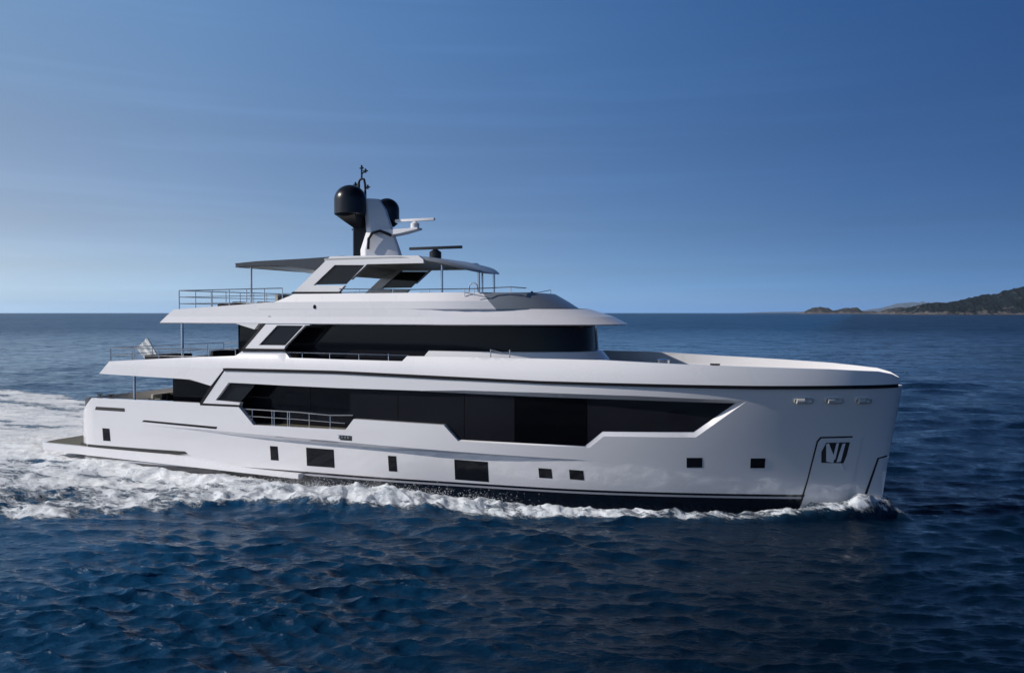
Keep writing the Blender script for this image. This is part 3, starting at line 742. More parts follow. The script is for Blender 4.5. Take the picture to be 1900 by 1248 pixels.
m = MB(); m.loft([[(15.35, -1.05, 11.28), (16.4, -1.05, 11.28), (16.4, -0.2, 11.28), (15.35, -0.2, 11.28)], [(15.7, -0.85, 10.98), (16.4, -0.85, 10.9), (16.4, -0.2, 10.9), (15.7, -0.2, 10.98)], [(15.95, -0.5, 10.72), (16.3, -0.5, 10.7), (16.3, -0.1, 10.7), (15.95, -0.1, 10.72)]], close=True, cap0=True, cap1=True)
m.build('dome_bracket', M['navy'], mo, bevel=0.02)
m = MB(); m.loft([[(16.5, 0.4, 11.04), (17.2, 0.4, 11.04), (17.2, 1.2, 11.04), (16.5, 1.2, 11.04)], [(17.0, 0.1, 10.8), (17.4, 0.1, 10.8), (17.4, 0.5, 10.8), (17.0, 0.5, 10.8)]], close=True, cap0=True, cap1=True)
m.build('dome_bracket', M['navy'], mo)
m = MB()
m.tube([(15.92, 0, 12.0), (15.9, 0, 12.78), (15.95, 0, 12.92), (16.06, 0, 12.95), (16.17, 0, 12.92), (16.22, 0, 12.7), (16.24, 0, 12.0), (16.35, 0, 11.2)], 0.055, 8)
m.tube([(16.05, 0, 12.93), (16.05, 0, 13.55)], 0.04, 8)
for x, z, l in ((16.05, 13.42, 0.1), (16.25, 13.28, 0.12), (15.72, 12.72, 0.1), (16.36, 12.56, 0.12), (15.62, 10.72, 0.1)):
    m.tube([(x - l, 0, z), (x + l, 0, z)], 0.03, 6); m.tube([(x, 0, z - 0.08), (x, 0, z + 0.1)], 0.045, 8)
m.tube([(16.05, 0, 13.15), (16.25, 0, 13.28)], 0.025, 6); m.tube([(15.92, 0, 12.6), (15.72, 0, 12.7)], 0.025, 6); m.tube([(16.22, 0, 12.5), (16.36, 0, 12.54)], 0.03, 6); m.tube([(15.78, 0, 10.6), (15.62, 0, 10.7)], 0.03, 6)
m.build('light_mast', M['navy'], mo)
m = MB(); m.loft([[(17.2, -0.32, 10.30), (17.2, 0.32, 10.30), (17.2, 0.32, 10.62), (17.2, -0.32, 10.62)], [(18.2, -0.3, 10.42), (18.2, 0.3, 10.42), (18.2, 0.3, 10.62), (18.2, -0.3, 10.62)], [(19.0, -0.22, 10.58), (19.0, 0.22, 10.58), (19.0, 0.22, 10.66), (19.0, -0.22, 10.66)]], close=True, cap0=True, cap1=True)
m.build('radar_bracket', M['white'], mo, bevel=0.02)
def radar(cx, cy, cz, L, mat, ped, parent, yaw=0.0, tilt=0.0):
    m = MB(); m.lathe([(ped[0], 0), (ped[0], ped[1] * 0.7), (ped[0] * 0.75, ped[1] * 0.8), (ped[0] * 0.35, ped[1])], 20, (cx, cy, cz))
    b = m.build('radar_pedestal', mat, parent, bevel=0.01)
    m = MB(); h = L / 2; c, s_ = math.cos(yaw), math.sin(yaw)
    bar = [(-h, .05), (-h + .04, .07), (h - .04, .07), (h, .05)]
    m.loft([[(cx + u * c - v * s_, cy + u * s_ + v * c, cz + ped[1] + 0.0 + dz + u * tilt) for v, dz in ((-wd, 0), (wd, 0), (wd, 0.12), (-wd, 0.12))] for u, wd in bar], close=True, cap0=True, cap1=True)
    m.build('radar_scanner', mat, parent, bevel=0.015)
radar(18.75, 0, 10.64, 1.95, M['white'], (0.19, 0.30), mo, yaw=0.0, tilt=0.0)
radar(19.75, 0, 9.33, 2.55, M['navy'], (0.26, 0.38), Y, yaw=0.0)

# small pieces on the yacht
m = MB(); m.lathe([(0.30, 0), (0.30, 0.10), (0.14, 0.16), (0.14, 0.48), (0.24, 0.54), (0.24, 0.66), (0.10, 0.70)], 20, (29.8, -1.0, 4.60)); m.build('windlass', M['steel'], Y, ang=40)
m = MB(); m.box((30.6, -0.9, 4.602), (31.8, 0.3, 4.82)); m.build('deck_hatch', M['white'], Y, bevel=0.04)
for x_ in (23.68, 24.46):
    m = MB(); m.tube([(x_, -2.92, 4.6), (x_, -2.92, 5.62)], 0.022, 8); m.build('gate_post', M['steel'], Y)
m = MB(); m.tube([(23.68, -2.92, 5.6), (24.46, -2.92, 5.45)], 0.02, 8); m.build('gate_rail', M['steel'], Y)
m = MB(); m.lathe([(0.05, 0), (0.05, 0.07), (0.02, 0.1)], 12, (24.35, -0.4, 7.77)); m.build('deck_light', M['black'], Y)
def cleat(x, y, z): 
    m = MB(); m.tube([(x - 0.16, y, z + 0.09), (x + 0.16, y, z + 0.09)], 0.03, 8); m.tube([(x - 0.05, y, z), (x - 0.05, y, z + 0.09)], 0.025, 8); m.tube([(x + 0.05, y, z), (x + 0.05, y, z + 0.09)], 0.025, 8); m.build('mooring_cleat', M['black'], Y)
cleat(32.0, -2.95, 5.17)
for px in (185, 206):
    a = at_y(px, 738, -3.0); cleat(a[0], -3.0, 3.05)
a = at_y(585, 569, -3.52)
m = MB(); m.lathe([(0.03, 0), (0.07, 0.02), (0.08, 0.1), (0.05, 0.16)], 16, (a[0], -3.54, a[2] - 0.08)); m.build('deck_floodlight', M['black'], Y)

# ------------------------------------------------------------------ sea
def hash2(ix, iy, seed):
    h = (ix.astype(np.int64) * 374761393 + iy.astype(np.int64) * 668265263 + seed * 974634777) & 0x7fffffff
    h = ((h ^ (h >> 13)) * 1274126177) & 0x7fffffff
    return ((h ^ (h >> 16)) & 0xffff) / 65535.0
def vnoise(x, y, seed=0):
    ix, iy = np.floor(x), np.floor(y); fx, fy = x - ix, y - iy
    fx = fx * fx * (3 - 2 * fx); fy = fy * fy * (3 - 2 * fy)
    a, b, c, d = hash2(ix, iy, seed), hash2(ix + 1, iy, seed), hash2(ix, iy + 1, seed), hash2(ix + 1, iy + 1, seed)
    return a + (b - a) * fx + (c - a) * fy + (a - b - c + d) * fx * fy
def fbm(x, y, oct=5, seed=0, gain=0.5):
    s = 0; a = 1; t = 0
    for o in range(oct):
        s = s + a * vnoise(x * 2 ** o + 17 * o, y * 2 ** o - 9 * o, seed + o); t += a; a *= gain
    return s / t
def nsstep(a): a = np.clip(a, 0, 1); return a * a * (3 - 2 * a)

th_front = np.arange(-R(42), R(42), 0.0022)
th_back = np.linspace(R(42), 2 * math.pi - R(42), 110)[:-1]
TH = np.concatenate([th_front, th_back])            # closed ring of directions round the viewpoint
rs = [1.5, 3, 5, 7, 9, 11]; r = 12.0
while r < 21000:
    rs.append(r); r += max(0.045, r * r / (808 * 7.0) * 0.8)
RS = np.array(rs); NT, NR = len(TH), len(RS)
ang = YAW + math.pi / 2 - TH                         # world angle
X = CAMP[0] + RS[:, None] * np.cos(ang)[None, :]; Yw = CAMP[1] + RS[:, None] * np.sin(ang)[None, :]
dR = np.gradient(RS)[:, None]; dT = np.gradient(TH)[None, :]
dT = np.abs(np.where(np.abs(dT) > 0.2, 0.04, dT))
sp = np.maximum(dR, RS[:, None] * dT)
# wind sea: many wave trains round one direction
NW = 150
lam = np.exp(rng.uniform(math.log(0.22), math.log(9.0), NW))
wdir = R(289) + rng.normal(0, R(24), NW)
slope = (0.052 * np.exp(-np.log(lam / 0.62) ** 2 / (2 * 0.55 ** 2)) + 0.016) * rng.uniform(0.6, 1.4, NW)
amp = slope * lam / (2 * math.pi); ph = rng.uniform(0, 6.28, NW)
H = np.zeros_like(X); DX = np.zeros_like(X); DY = np.zeros_like(X)
gust = 0.15 + 1.7 * fbm(X / 9 + 0.3 * Yw / 9, Yw / 14, 3, 5)
wx = X + 1.2 * (fbm(X / 6, Yw / 6, 2, 31) - 0.5); wy = Yw + 1.2 * (fbm(X / 6, Yw / 6, 2, 47) - 0.5)
for i in range(NW):
    att = nsstep((lam[i] / sp - 2.2) / 3.0)
    rows = np.where(att.max(1) > 0)[0]
    if not len(rows): continue
    k0, k1 = rows.min(), rows.max() + 1
    k = 2 * math.pi / lam[i]; c, s_ = math.cos(wdir[i]), math.sin(wdir[i])
    p = k * (wx[k0:k1] * c + wy[k0:k1] * s_) + ph[i]; A = amp[i] * att[k0:k1] * gust[k0:k1]
    H[k0:k1] += A * np.cos(p); DX[k0:k1] -= 1.05 * A * c * np.sin(p); DY[k0:k1] -= 1.05 * A * s_ * np.sin(p)

# ---- wake of the yacht
xs_ = np.array([-60, -20, -5, 3, 7.2, 10.8, 12.9, 14.2, 15.6, 17.4, 19, 21.2, 25, 28.3, 31.6, 34.2, 36.2, 37.6])
yo_ = np.array([-26, -17, -13.6, -12.6, -12.6, -12.8, -12.0, -10.6, -9.5, -9.0, -8.5, -7.8, -6.9, -5.4, -4.1, -3.1, -1.9, -0.5])   # outer foam edge
yc_ = np.array([-22, -13, -9.5, -8.8, -8.6, -8.2, -7.6, -7.0, -6.6, -6.4, -6.2, -5.8, -5.0, -4.1, -3.1, -2.0, -1.0, 0.0])      # ridge line
hb = np.vectorize(lambda x: hull_b0(x, 0.2) if 2.8 < x < 37.1 else 0.0)
xx = np.linspace(-60, 40, 600); hbx = hb(xx)
aY = np.abs(Yw)
n1 = fbm(X * 1.1, Yw * 1.1, 5, 3); n2 = fbm(X * 0.35, Yw * 0.35, 3, 9); n3 = fbm(X * 2.6, Yw * 2.6, 4, 21)
near = (X > -62) & (X < 41) & (aY < 30)
yo = -np.interp(X, xs_, yo_) + (n2 - 0.5) * 2.2 * np.clip((36 - X) / 12, 0.15, 1); yc = -np.interp(X, xs_, yc_) + (n2 - 0.5) * 0.8 * np.clip((36 - X) / 12, 0.15, 1)
hbn = np.interp(X, xx, hbx)
wid = np.maximum(yo - yc, 0.25)
q = (aY - yc) / wid
ridge = np.where(q > 0, np.clip(1 - q, 0, 1), np.clip(1 + q * 1.1, 0, 1))
ridge = nsstep(ridge) * near * nsstep((38.6 - X) / 1.1)
hgt = np.interp(X, [-30, 4, 12, 16, 19, 23, 28, 31, 33.5, 35, 36.4, 37.4, 38.2], [0, 0.1, 0.18, 0.42, 0.52, 0.40, 0.28, 0.2, 0.26, 0.58, 0.84, 0.52, 0.05])
fo = np.interp(X, [-40, 4, 12, 15.5, 17, 27, 30, 32, 34, 36.5, 38], [0.42, 0.54, 0.60, 0.70, 0.74, 0.70, 0.62, 0.56, 0.58, 0.64, 0.60])
foam = np.clip(ridge * 1.5, 0, 1) * fo
# churned water between ridge and hull, aft half; and the wash astern
inn = nsstep((yo - aY) / 2.2) * near
churn = np.interp(X, [-60, -25, -8, 2, 10, 15, 19, 21, 23], [0.48, 0.64, 0.78, 0.76, 0.68, 0.62, 0.48, 0.25, 0])
streak = fbm(X * 0.22 + 0.05 * Yw, Yw * 0.9, 4, 41)
foam = np.maximum(foam, inn * churn * (0.28 + 1.55 * streak))
wash = nsstep((5.2 + 0.10 * np.clip(-X, 0, 60) - aY) / 2.5) * nsstep((3.2 - X) / 1.5) * near
foam = np.maximum(foam, wash * np.interp(X, [-60, -30, -12, 0], [0.46, 0.60, 0.72, 0.76]) * (0.30 + 1.5 * streak))
# scattered flecks
fl = fbm(X / 7, Yw / 7, 4, 77); fine = fbm(X * 2.2, Yw * 2.2, 3, 88)
far_ = np.hypot(X - CAMP[0], Yw - CAMP[1])
fleck = nsstep((fl - 0.70) / 0.08) * nsstep((fine - 0.60) / 0.1) * (far_ < 160) * (far_ > 55) * 0.62
foam = np.maximum(foam, fleck)
det = nsstep((0.5 - sp) / 0.4)
H = H * (1 - 0.45 * np.clip(foam, 0, 1)) + ridge * hgt * (0.55 + 0.6 * n1 + 0.35 * n3) * det + np.clip(foam, 0, 1) * det * ((n1 - 0.5) * 0.20 + (n3 - 0.5) * 0.34)
# the yacht pushes the sea aside: keep the surface low inside its hull
inside_h = (X > 2.5) & (X < 37.3) & (aY < hbn - 0.15)
H = np.where(inside_h, np.minimum(H, 0.0) - 0.25, H)
H += 0.22 * nsstep((5.5 - aY) / 2.0) * nsstep((17 - X) / 6) * nsstep((X + 30) / 25) * near * det      # stern wave
# trough along the run of the hull
H -= 0.10 * nsstep((yc - aY) / 2.0) * nsstep((X - 3) / 6) * nsstep((34 - X) / 6) * near
verts = np.stack([X + DX, Yw + DY, H], -1).reshape(-1, 3)
I = np.arange(NR * NT).reshape(NR, NT); J = np.roll(I, -1, 1)
quads = np.stack([I[:-1], J[:-1], J[1:], I[1:]], -1).reshape(-1, 4)
cenv = len(verts); verts = np.vstack([verts, [[CAMP[0], CAMP[1], 0]]])
me = bpy.data.meshes.new('sea')
tri = np.stack([I[0], np.full(NT, cenv), J[0]], -1)
nq, nt3 = len(quads), len(tri)
me.vertices.add(len(verts)); me.vertices.foreach_set('co', verts.astype(np.float32).ravel())
li = np.concatenate([quads[:, ::-1].ravel(), tri.ravel()]).astype(np.int32)
me.loops.add(len(li)); me.loops.foreach_set('vertex_index', li)
me.polygons.add(nq + nt3)
me.polygons.foreach_set('loop_start', np.concatenate([np.arange(nq) * 4, nq * 4 + np.arange(nt3) * 3]).astype(np.int32))
me.polygons.foreach_set('use_smooth', np.ones(nq + nt3, bool))
me.update(calc_edges=True); me.validate()
at = me.attributes.new('foam', 'FLOAT', 'POINT'); at.data.foreach_set('value', np.append(foam.ravel(), 0).astype(np.float32))
if me.polygons[0].normal.z < 0: me.flip_normals()

def sea_mat():
    m, n, b = newmat('sea_water'); L = n.links.new; N = n.nodes.new
    geo = N('ShaderNodeNewGeometry')
    def math_(op, a, bb=None, cl=False):
        x = N('ShaderNodeMath'); x.operation = op; x.use_clamp = cl
        for i, v in enumerate((a, bb)):
            if v is None: continue
            if isinstance(v, (int, float)): x.inputs[i].default_value = v
            else: L(v, x.inputs[i])
        return x.outputs[0]
    def noise(scale, detail, rough=0.5, stretch=(1, 1, 1), rot=0.0, dist=0.0):
        mp = N('ShaderNodeMapping'); mp.inputs['Scale'].default_value = stretch; mp.inputs['Rotation'].default_value = (0, 0, rot)
        L(geo.outputs['Position'], mp.inputs[0]); x = N('ShaderNodeTexNoise'); x.inputs['Scale'].default_value = scale
        x.inputs['Detail'].default_value = detail; x.inputs['Roughness'].default_value = rough; x.inputs['Distortion'].default_value = dist
        L(mp.outputs[0], x.inputs['Vector']); return x.outputs['Fac']
    def noise2(scale, detail, rough):
        mp = N('ShaderNodeMapping'); mp.vector_type = 'TEXTURE'; mp.inputs['Scale'].default_value = (2.0, 1, 1); mp.inputs['Rotation'].default_value = (0, 0, YAW - 0.1)
        L(geo.outputs['Position'], mp.inputs[0]); x = N('ShaderNodeTexNoise'); x.inputs['Scale'].default_value = scale
        x.inputs['Detail'].default_value = detail; x.inputs['Roughness'].default_value = rough
        L(mp.outputs[0], x.inputs['Vector']); return x.outputs['Fac'], x.outputs['Color']
    # foam mask
    fa = N('ShaderNodeAttribute'); fa.attribute_name = 'foam'; f = fa.outputs['Fac']
    fn = noise(1.7, 12, 0.72, (0.6, 1.3, 1), 0.2, 0.9); fn2 = noise(9.0, 6, 0.75, (0.6, 1.3, 1))
    mixn = math_('ADD', math_('MULTIPLY', fn, 0.72), math_('MULTIPLY', fn2, 0.28))
    thr = math_('SUBTRACT', 0.80, math_('MULTIPLY', f, 0.60))
    mask = math_('MULTIPLY', math_('SUBTRACT', mixn, thr), 12.0, True)
    mask = math_('MULTIPLY', mask, math_('MULTIPLY', f, 6.0, True))
    # water colour: deep blue, with lighter streaks of bubbles where churned
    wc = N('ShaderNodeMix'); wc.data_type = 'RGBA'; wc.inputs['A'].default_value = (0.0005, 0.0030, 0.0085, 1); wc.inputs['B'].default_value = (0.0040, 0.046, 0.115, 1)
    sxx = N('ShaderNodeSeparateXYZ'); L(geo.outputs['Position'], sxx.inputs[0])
    refl_tone = N('ShaderNodeMapRange'); refl_tone.interpolation_type = 'SMOOTHSTEP'; refl_tone.inputs['From Min'].default_value = 37; refl_tone.inputs['From Max'].default_value = 14; L(sxx.outputs['X'], refl_tone.inputs['Value'])  # darkens the water towards the bow, painting in the dark reflections there
    L(math_('MULTIPLY', math_('ADD', math_('MULTIPLY', refl_tone.outputs['Result'], 0.75), 0.12), math_('ADD', 0.45, math_('MULTIPLY', noise(0.09, 4), 1.1)), True), wc.inputs['Factor'])
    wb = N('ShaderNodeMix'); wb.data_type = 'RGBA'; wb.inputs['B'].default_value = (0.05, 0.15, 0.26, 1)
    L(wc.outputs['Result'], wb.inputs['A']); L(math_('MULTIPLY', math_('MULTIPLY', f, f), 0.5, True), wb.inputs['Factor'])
    fcol = N('ShaderNodeMix'); fcol.data_type = 'RGBA'; fcol.inputs['A'].default_value = (0.66, 0.71, 0.77, 1); fcol.inputs['B'].default_value = (0.90, 0.90, 0.90, 1); L(math_('MULTIPLY', math_('SUBTRACT', mixn, thr), 2.6, True), fcol.inputs['Factor'])  # bluish end of the mix paints soft shadows into the foam
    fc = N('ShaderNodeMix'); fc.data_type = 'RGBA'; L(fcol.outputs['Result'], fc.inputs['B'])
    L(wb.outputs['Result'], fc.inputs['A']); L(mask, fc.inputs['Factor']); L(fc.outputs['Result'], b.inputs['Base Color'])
    b.inputs['IOR'].default_value = 1.33
    # ripples too fine for the mesh
    dv = N('ShaderNodeVectorMath'); dv.operation = 'DISTANCE'; L(geo.outputs['Position'], dv.inputs[0]); dv.inputs[1].default_value = tuple(CAMP)
    def band(d0, d1):
        x = N('ShaderNodeMapRange'); x.inputs['From Min'].default_value = d0; x.inputs['From Max'].default_value = d1
        L(dv.outputs['Value'], x.inputs['Value']); return x.outputs['Result']
    farf = band(30, 380)
    L(math_('ADD', math_('ADD', math_('MULTIPLY', mask, 0.7), 0.06), math_('MULTIPLY', farf, 0.22)), b.inputs['Roughness'])
    L(math_('MULTIPLY', math_('SUBTRACT', 0.36, math_('MULTIPLY', farf, 0.24)), math_('SUBTRACT', 1.0, math_('MULTIPLY', mask, 0.8))), b.inputs['Specular IOR Level'])
    patch = math_('ADD', 0.4, math_('MULTIPLY', noise(0.02, 3), 1.2))
    h = math_('MULTIPLY', math_('MULTIPLY', noise2(5.0, 5, 0.62)[0], 0.055), patch)
    h = math_('ADD', h, math_('MULTIPLY', math_('MULTIPLY', mask, mixn), 0.14))
    # slopes of the waves too small for the mesh at that distance
    S = None
    for scale, det, am, d0, d1 in ((9.0, 2, 0.34, 0, 1), (4.0, 3, 0.42, 0, 1), (3.0, 3, 0.4, 18, 45), (1.2, 3, 0.8, 30, 80), (0.35, 4, 0.8, 70, 180), (0.10, 4, 0.6, 180, 450), (0.025, 5, 0.5, 500, 1500), (0.006, 4, 0.4, 1500, 5000)):
        c = noise2(scale, det, 0.6)[1]
        sb = N('ShaderNodeVectorMath'); sb.operation = 'SUBTRACT'; L(c, sb.inputs[0]); sb.inputs[1].default_value = (0.5, 0.5, 0.5)
        sc_ = N('ShaderNodeVectorMath'); sc_.operation = 'SCALE'; L(sb.outputs[0], sc_.inputs[0]); L(math_('MULTIPLY', math_('MULTIPLY', band(d0, d1), am), patch), sc_.inputs['Scale'])
        if S is None: S = sc_.outputs[0]
        else:
            ad = N('ShaderNodeVectorMath'); L(S, ad.inputs[0]); L(sc_.outputs[0], ad.inputs[1]); S = ad.outputs[0]
    fl_ = N('ShaderNodeVectorMath'); fl_.operation = 'MULTIPLY'; L(S, fl_.inputs[0]); fl_.inputs[1].default_value = (1, 1, 0)
    bu = N('ShaderNodeBump'); bu.inputs['Strength'].default_value = 1.0; bu.inputs['Distance'].default_value = 1.0
    L(h, bu.inputs['Height'])
    an = N('ShaderNodeVectorMath'); L(bu.outputs['Normal'], an.inputs[0]); L(fl_.outputs[0], an.inputs[1])
    nn_ = N('ShaderNodeVectorMath'); nn_.operation = 'NORMALIZE'; L(an.outputs[0], nn_.inputs[0]); L(nn_.outputs[0], b.inputs['Normal'])
    return m
M['sea'] = sea_mat()
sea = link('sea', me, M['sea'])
tag(sea, 'open blue sea with short choppy waves and white wake foam', 'sea', kind='structure')
# ------------------------------------------------------------------ headland, islands and far ridge
def land_mat(name, green, rock, gl):
    m, n, b = newmat(name); L = n.links.new; N = n.nodes.new
    tc = N('ShaderNodeTexCoord'); geo = N('ShaderNodeNewGeometry')
    n1 = N('ShaderNodeTexNoise'); n1.inputs['Scale'].default_value = 0.03; n1.inputs['Detail'].default_value = 8; n1.inputs['Roughness'].default_value = 0.65
    L(tc.outputs['Object'], n1.inputs['Vector'])
    n2 = N('ShaderNodeTexNoise'); n2.inputs['Scale'].default_value = 0.12; n2.inputs['Detail'].default_value = 5; L(tc.outputs['Object'], n2.inputs['Vector'])
    sz = N('ShaderNodeSeparateXYZ'); L(tc.outputs['Object'], sz.inputs[0])
    low = N('ShaderNodeMapRange'); low.inputs['From Min'].default_value = 3; low.inputs['From Max'].default_value = 16; low.inputs['To Min'].default_value = 0.22; low.inputs['To Max'].default_value = 0.0
    L(sz.outputs['Z'], low.inputs['Value'])
    ad = N('ShaderNodeMath'); ad.operation = 'ADD'; L(n1.outputs['Fac'], ad.inputs[0]); L(low.outputs['Result'], ad.inputs[1])
    cr = N('ShaderNodeValToRGB'); cr.color_ramp.elements[0].position = gl; cr.color_ramp.elements[0].color = (*green, 1)
    cr.color_ramp.elements[1].position = gl + 0.09; cr.color_ramp.elements[1].color = (*rock, 1); L(ad.outputs[0], cr.inputs['Fac'])
    mx = N('ShaderNodeMix'); mx.data_type = 'RGBA'; mx.blend_type = 'MULTIPLY'; mx.inputs['Factor'].default_value = 0.7
    L(cr.outputs['Color'], mx.inputs['A']); L(n2.outputs['Color'], mx.inputs['B']); L(mx.outputs['Result'], b.inputs['Base Color'])
    b.inputs['Roughness'].default_value = 0.95; b.inputs['Specular IOR Level'].default_value = 0.1
    return m
def land(name, prof, dist, depth, step, mat, rough, label, seed):
    """prof: (photo x, photo y) skyline; the ridge stands at dist metres, its shore nearer"""
    k = dist / FPX
    us = np.array([(px - 950) * k for px, _ in prof]); hs_ = np.array([max(0.0, (580 - py) * k + CAMZ * 0.2) for _, py in prof])
    U = np.arange(us[0], us[-1], step); Vv = np.arange(-depth * 0.55, depth * 0.45, step)
    A, B = np.meshgrid(U, Vv)
    sh = 0.10 * depth * (fbm(A / 90, B * 0, 3, seed) - 0.5)
    vv = (B + sh) / depth
    shape = np.where(vv < 0, nsstep((vv + 0.42) / 0.42) ** 0.62, nsstep((0.45 - vv) / 0.45))
    Hh = np.interp(A, us, hs_) * shape * 1.1
    nz = fbm(A / 38, B / 38, 5, seed + 3) - 0.5
    Hh = Hh * (1 + 0.55 * nz * nsstep(-vv / 0.08)) + (fbm(A / 11, B / 11, 3, seed + 7) - 0.5) * rough * np.clip(Hh / 15, 0, 1) - 1.2
    org = CAMP[:2] + dist * np.array([-math.sin(YAW), math.cos(YAW)])
    X_ = org[0] + A * math.cos(YAW) - B * math.sin(YAW); Y_ = org[1] + A * math.sin(YAW) + B * math.cos(YAW)
    nu, nv = len(U), len(Vv); I_ = np.arange(nu * nv).reshape(nv, nu)
    q = np.stack([I_[:-1, :-1], I_[:-1, 1:], I_[1:, 1:], I_[1:, :-1]], -1).reshape(-1, 4)
    me = bpy.data.meshes.new(name); me.from_pydata(np.stack([X_, Y_, Hh], -1).reshape(-1, 3).tolist(), [], q.tolist())
    for p in me.polygons: p.use_smooth = True
    o = link(name, me, mat); return tag(o, label, 'headland', kind='structure')
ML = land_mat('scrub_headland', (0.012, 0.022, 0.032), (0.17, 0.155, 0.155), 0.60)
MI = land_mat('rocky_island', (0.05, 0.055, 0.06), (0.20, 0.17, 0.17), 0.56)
MM = land_mat('haze_tinted_mountain', (0.12, 0.17, 0.26), (0.16, 0.20, 0.28), 0.56)  # bluish tone paints distance haze into the ridge itself
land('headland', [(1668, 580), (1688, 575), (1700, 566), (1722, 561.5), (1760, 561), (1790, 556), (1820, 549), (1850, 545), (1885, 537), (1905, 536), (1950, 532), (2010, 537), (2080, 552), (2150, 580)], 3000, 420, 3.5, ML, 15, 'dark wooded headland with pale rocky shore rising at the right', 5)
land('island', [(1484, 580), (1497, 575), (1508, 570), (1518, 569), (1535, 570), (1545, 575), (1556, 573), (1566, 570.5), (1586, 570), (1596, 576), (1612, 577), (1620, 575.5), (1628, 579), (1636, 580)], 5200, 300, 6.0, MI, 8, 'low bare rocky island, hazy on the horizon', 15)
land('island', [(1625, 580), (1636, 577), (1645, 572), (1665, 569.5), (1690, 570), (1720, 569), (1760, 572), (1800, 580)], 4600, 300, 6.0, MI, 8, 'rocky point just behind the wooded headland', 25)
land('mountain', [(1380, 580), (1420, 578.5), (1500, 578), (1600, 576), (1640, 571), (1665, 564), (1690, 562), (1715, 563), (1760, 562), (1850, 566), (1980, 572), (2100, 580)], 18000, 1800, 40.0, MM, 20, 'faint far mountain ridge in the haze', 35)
# white house on top of the headland
k = 3000 / FPX; hx, hy = (1892 - 950) * k, -10
org = CAMP[:2] + 3000 * np.array([-math.sin(YAW), math.cos(YAW)])
hp = (org[0] + hx * math.cos(YAW) - hy * math.sin(YAW), org[1] + hx * math.sin(YAW) + hy * math.cos(YAW), (580 - 537) * k - 1)
ho = empty('house', hp, 'tiny white house on top of the wooded headland', 'house')
m = MB(); m.box((hp[0] - 6, hp[1] - 4, hp[2] - 4), (hp[0] + 6, hp[1] + 4, hp[2] + 6)); m.box((hp[0] - 2.2, hp[1] - 2.2, hp[2] + 6), (hp[0] + 2.2, hp[1] + 2.2, hp[2] + 9.5)); m.build('wall', M['white'], ho)
m = MB(); m.prism([(hp[0] - 6.4, hp[2] + 6), (hp[0] + 6.4, hp[2] + 6), (hp[0], hp[2] + 8)], hp[1] - 4.3, hp[1] + 4.3); m.build('roof', M['inner'], ho)

# ------------------------------------------------------------------ loose things on the yacht
m = MB(); m.tube([(4.86, -0.8, 4.62), (3.95, -0.8, 5.78)], 0.028, 8); m.build('flagstaff', M['steel'], Y)
def flag():
    m = MB(); rows = []
    for i in range(13):
        t = i / 12; row = []
        for j in range(17):
            u = j / 16
            p0 = Vector((3.98 + 0.78 * t * 0.78, -0.8, 5.74 - t * 0.80))
            fold = 0.10 * math.sin(u * 11 + t * 2.2) * u + 0.05 * math.sin(u * 23 + t * 5)
            row.append((p0.x - 0.62 * u * (1 - 0.25 * t), p0.y + fold, p0.z - 0.42 * u - 0.12 * u * t + 0.04 * math.sin(u * 9 + 3 * t)))
        rows.append(row)
    m.loft(rows); o = m.build('flag', None, None, ang=60); return o
mf, nf, bf = newmat('flag_cloth'); 
bf.inputs['Roughness'].default_value = 0.9
tcf = nf.nodes.new('ShaderNodeTexCoord'); nof = nf.nodes.new('ShaderNodeTexNoise'); nof.inputs['Scale'].default_value = 2.5; nof.inputs['Detail'].default_value = 3
crf = nf.nodes.new('ShaderNodeValToRGB'); crf.color_ramp.elements[0].position = 0.44; crf.color_ramp.elements[0].color = (0.55, 0.58, 0.60, 1); crf.color_ramp.elements[1].position = 0.52; crf.color_ramp.elements[1].color = (0.72, 0.73, 0.72, 1)
nf.links.new(tcf.outputs['Object'], nof.inputs['Vector']); nf.links.new(nof.outputs['Fac'], crf.inputs['Fac']); nf.links.new(crf.outputs['Color'], bf.inputs['Base Color'])
fo_ = flag(); fo_.data.materials.clear(); fo_.data.materials.append(mf)
tag(fo_, 'pale grey and white flag hanging from the staff at the upper deck stern', 'flag')

def armchair(x, y, z, rz, label, group):
    e = empty('deck_chair', (x, y, z), label, 'chair', group); e.rotation_euler = (0, 0, 0)
    def add(nm, fn, mat):
        m = MB(); fn(m); me_o = m.build(nm, mat, None, bevel=0.015); me_o.parent = e; me_o.location = (0, 0, 0)
    add('seat', lambda m: m.box((-0.32, -0.32, 0.30), (0.32, 0.32, 0.46)), M['fabric'])
    add('backrest', lambda m: m.prism([(0.26, 0.40), (0.36, 0.40), (0.46, 0.86), (0.38, 0.88)], -0.32, 0.32), M['fabric'])
    for s in (1, -1): add('armrest', lambda m, s=s: m.box((-0.30, s * 0.32 - 0.03, 0.58), (0.34, s * 0.32 + 0.03, 0.63)), M['black'])
    for sx in (1, -1):
        for sy in (1, -1): add('leg', lambda m, sx=sx, sy=sy: m.box((sx * 0.28 - 0.025, sy * 0.30 - 0.025, 0), (sx * 0.28 + 0.025, sy * 0.30 + 0.025, 0.32)), M['black'])
    e.rotation_euler = (0, 0, rz); return e
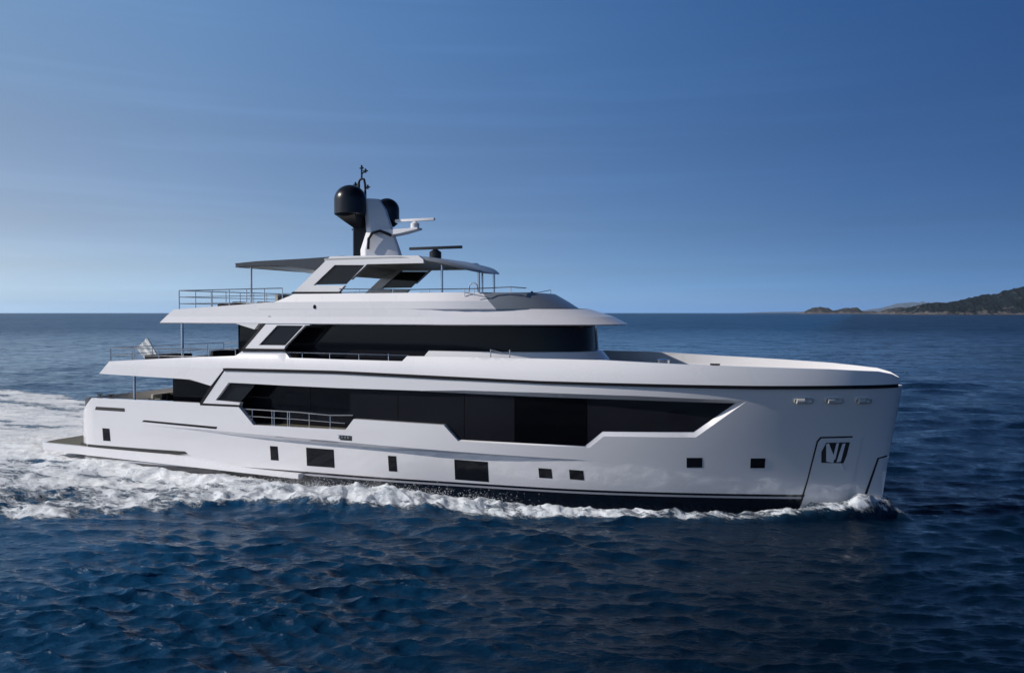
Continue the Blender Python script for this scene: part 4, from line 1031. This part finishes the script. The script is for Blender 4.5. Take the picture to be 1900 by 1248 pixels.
def sofa(name, x, y, z, L_, D_, H_, rz, mat, label, cat='sofa'):
    e = empty(name, (x, y, z), label, cat)
    def add(nm, fn, mt):
        m = MB(); fn(m); o = m.build(nm, mt, None, bevel=0.03); o.parent = e; o.location = (0, 0, 0)
    add('base', lambda m: m.box((-D_ / 2, -L_ / 2, 0.0), (D_ / 2, L_ / 2, 0.22)), M['inner'] if mat is M['cushion'] else M['black'])
    for k in range(3):
        w_ = L_ / 3; add('seat_cushion', lambda m, k=k: m.box((-D_ / 2 + 0.02, -L_ / 2 + k * w_ + 0.02, 0.225), (D_ / 2 - 0.24, -L_ / 2 + (k + 1) * w_ - 0.02, 0.42)), mat)
    add('backrest', lambda m: m.box((D_ / 2 - 0.22, -L_ / 2 + 0.02, 0.225), (D_ / 2 - 0.02, L_ / 2 - 0.02, H_)), mat)
    e.rotation_euler = (0, 0, rz); return e
armchair(5.5, -1.6, 2.262, 0.2, 'dark deck chair on the main deck, nearest the stern of the three', 'dark chairs on the main deck')
armchair(6.15, -1.75, 2.262, 0.0, 'dark deck chair on the main deck, between two others', 'dark chairs on the main deck')
armchair(6.85, -1.6, 2.262, -0.2, 'dark deck chair on the main deck against the black glass door', 'dark chairs on the main deck')
sofa('sofa', 4.0, 1.2, 2.262, 3.0, 0.9, 0.62, math.pi, M['cushion'], 'beige sofa across the aft main deck behind the pillar')
sofa('sofa', 9.1, -1.2, 4.602, 2.2, 1.0, 0.68, 0, M['fabric'], 'dark sofa on the upper deck by the black glass wall')
sofa('low_lounger', 6.0, -1.4, 4.602, 2.0, 1.1, 0.42, 0, M['fabric'], 'low dark lounger on the upper deck under the overhang pillar', 'lounger')
sofa('sofa', 12.9, -1.2, 7.002, 2.4, 0.9, 0.80, 0, M['cushion'], 'beige sofa on the sun deck behind the slanted white frame')
for i, x in enumerate((9.8, 11.2)):
    sofa('sun_lounger', x, -1.3, 7.002, 0.8, 1.1, 0.5, 0, M['fabric'], ('dark sun lounger on the sun deck, nearer the stern rail', 'dark sun lounger on the sun deck, beside the roof pillar')[i], 'lounger')
# ------------------------------------------------------------------ spray thrown up by the bow wave
def spray(n):
    V = []; Fs = []
    base = [(1, 0, 0), (-1, 0, 0), (0, 1, 0), (0, -1, 0), (0, 0, 1), (0, 0, -1)]
    fcs = [(0, 2, 4), (2, 1, 4), (1, 3, 4), (3, 0, 4), (2, 0, 5), (1, 2, 5), (3, 1, 5), (0, 3, 5)]
    for _ in range(n):
        x = rng.uniform(14.5, 27)
        y0 = np.interp(x, xs_, yc_); wd = np.interp(x, xs_, yc_ - yo_); h0 = np.interp(x, [14, 17, 19, 28, 34, 36.4, 38], [0.35, 0.5, 0.52, 0.36, 0.4, 0.75, 0.2])
        clump = math.sin(x * 2.1) * math.sin(x * 0.83 + 1) + math.sin(x * 5.3)
        if rng.random() > (0.55 + 0.3 * clump) * (1 - sstep((x - 19) / 7.5)): continue
        y = y0 + rng.normal(0, 0.28) * (0.5 + wd * 0.4); z = h0 * rng.uniform(0.6, 1.15) + abs(rng.normal(0, 0.14))
        r = 0.004 + 0.012 * rng.random() ** 3
        k = len(V); rr = r * rng.uniform(0.7, 1.3, 6)
        V += [(x + a * rr[i], y + b * rr[i], z + c * rr[i]) for i, (a, b, c) in enumerate(base)]
        Fs += [tuple(i + k for i in f) for f in fcs]
    me = bpy.data.meshes.new('spray'); me.from_pydata(V, [], Fs)
    for p in me.polygons: p.use_smooth = True
    mt, nn, bb = newmat('spray_drops'); bb.inputs['Base Color'].default_value = (0.85, 0.86, 0.88, 1); bb.inputs['Roughness'].default_value = 0.6
    tag(link('spray', me, mt), 'white spray drops flying over the bow wave along the hull', 'spray', kind='stuff')
spray(40000)

# ------------------------------------------------------------------ sea air
def haze(density):
    m = bpy.data.materials.new('sea_air'); m.use_nodes = True; n = m.node_tree; n.nodes.clear()
    o = n.nodes.new('ShaderNodeOutputMaterial'); v = n.nodes.new('ShaderNodeVolumePrincipled')
    v.inputs['Color'].default_value = (0.66, 0.82, 1.0, 1); v.inputs['Density'].default_value = density; v.inputs['Anisotropy'].default_value = 0.1
    n.links.new(v.outputs[0], o.inputs['Volume'])
    b = MB(); b.box((-22000, -22000, -6), (22000, 22000, 330)); h = b.build('haze', m, None)
    tag(h, 'thin blue sea haze over the water towards the horizon', 'haze', kind='stuff')
HAZE = 2.2e-5
if HAZE: haze(HAZE)
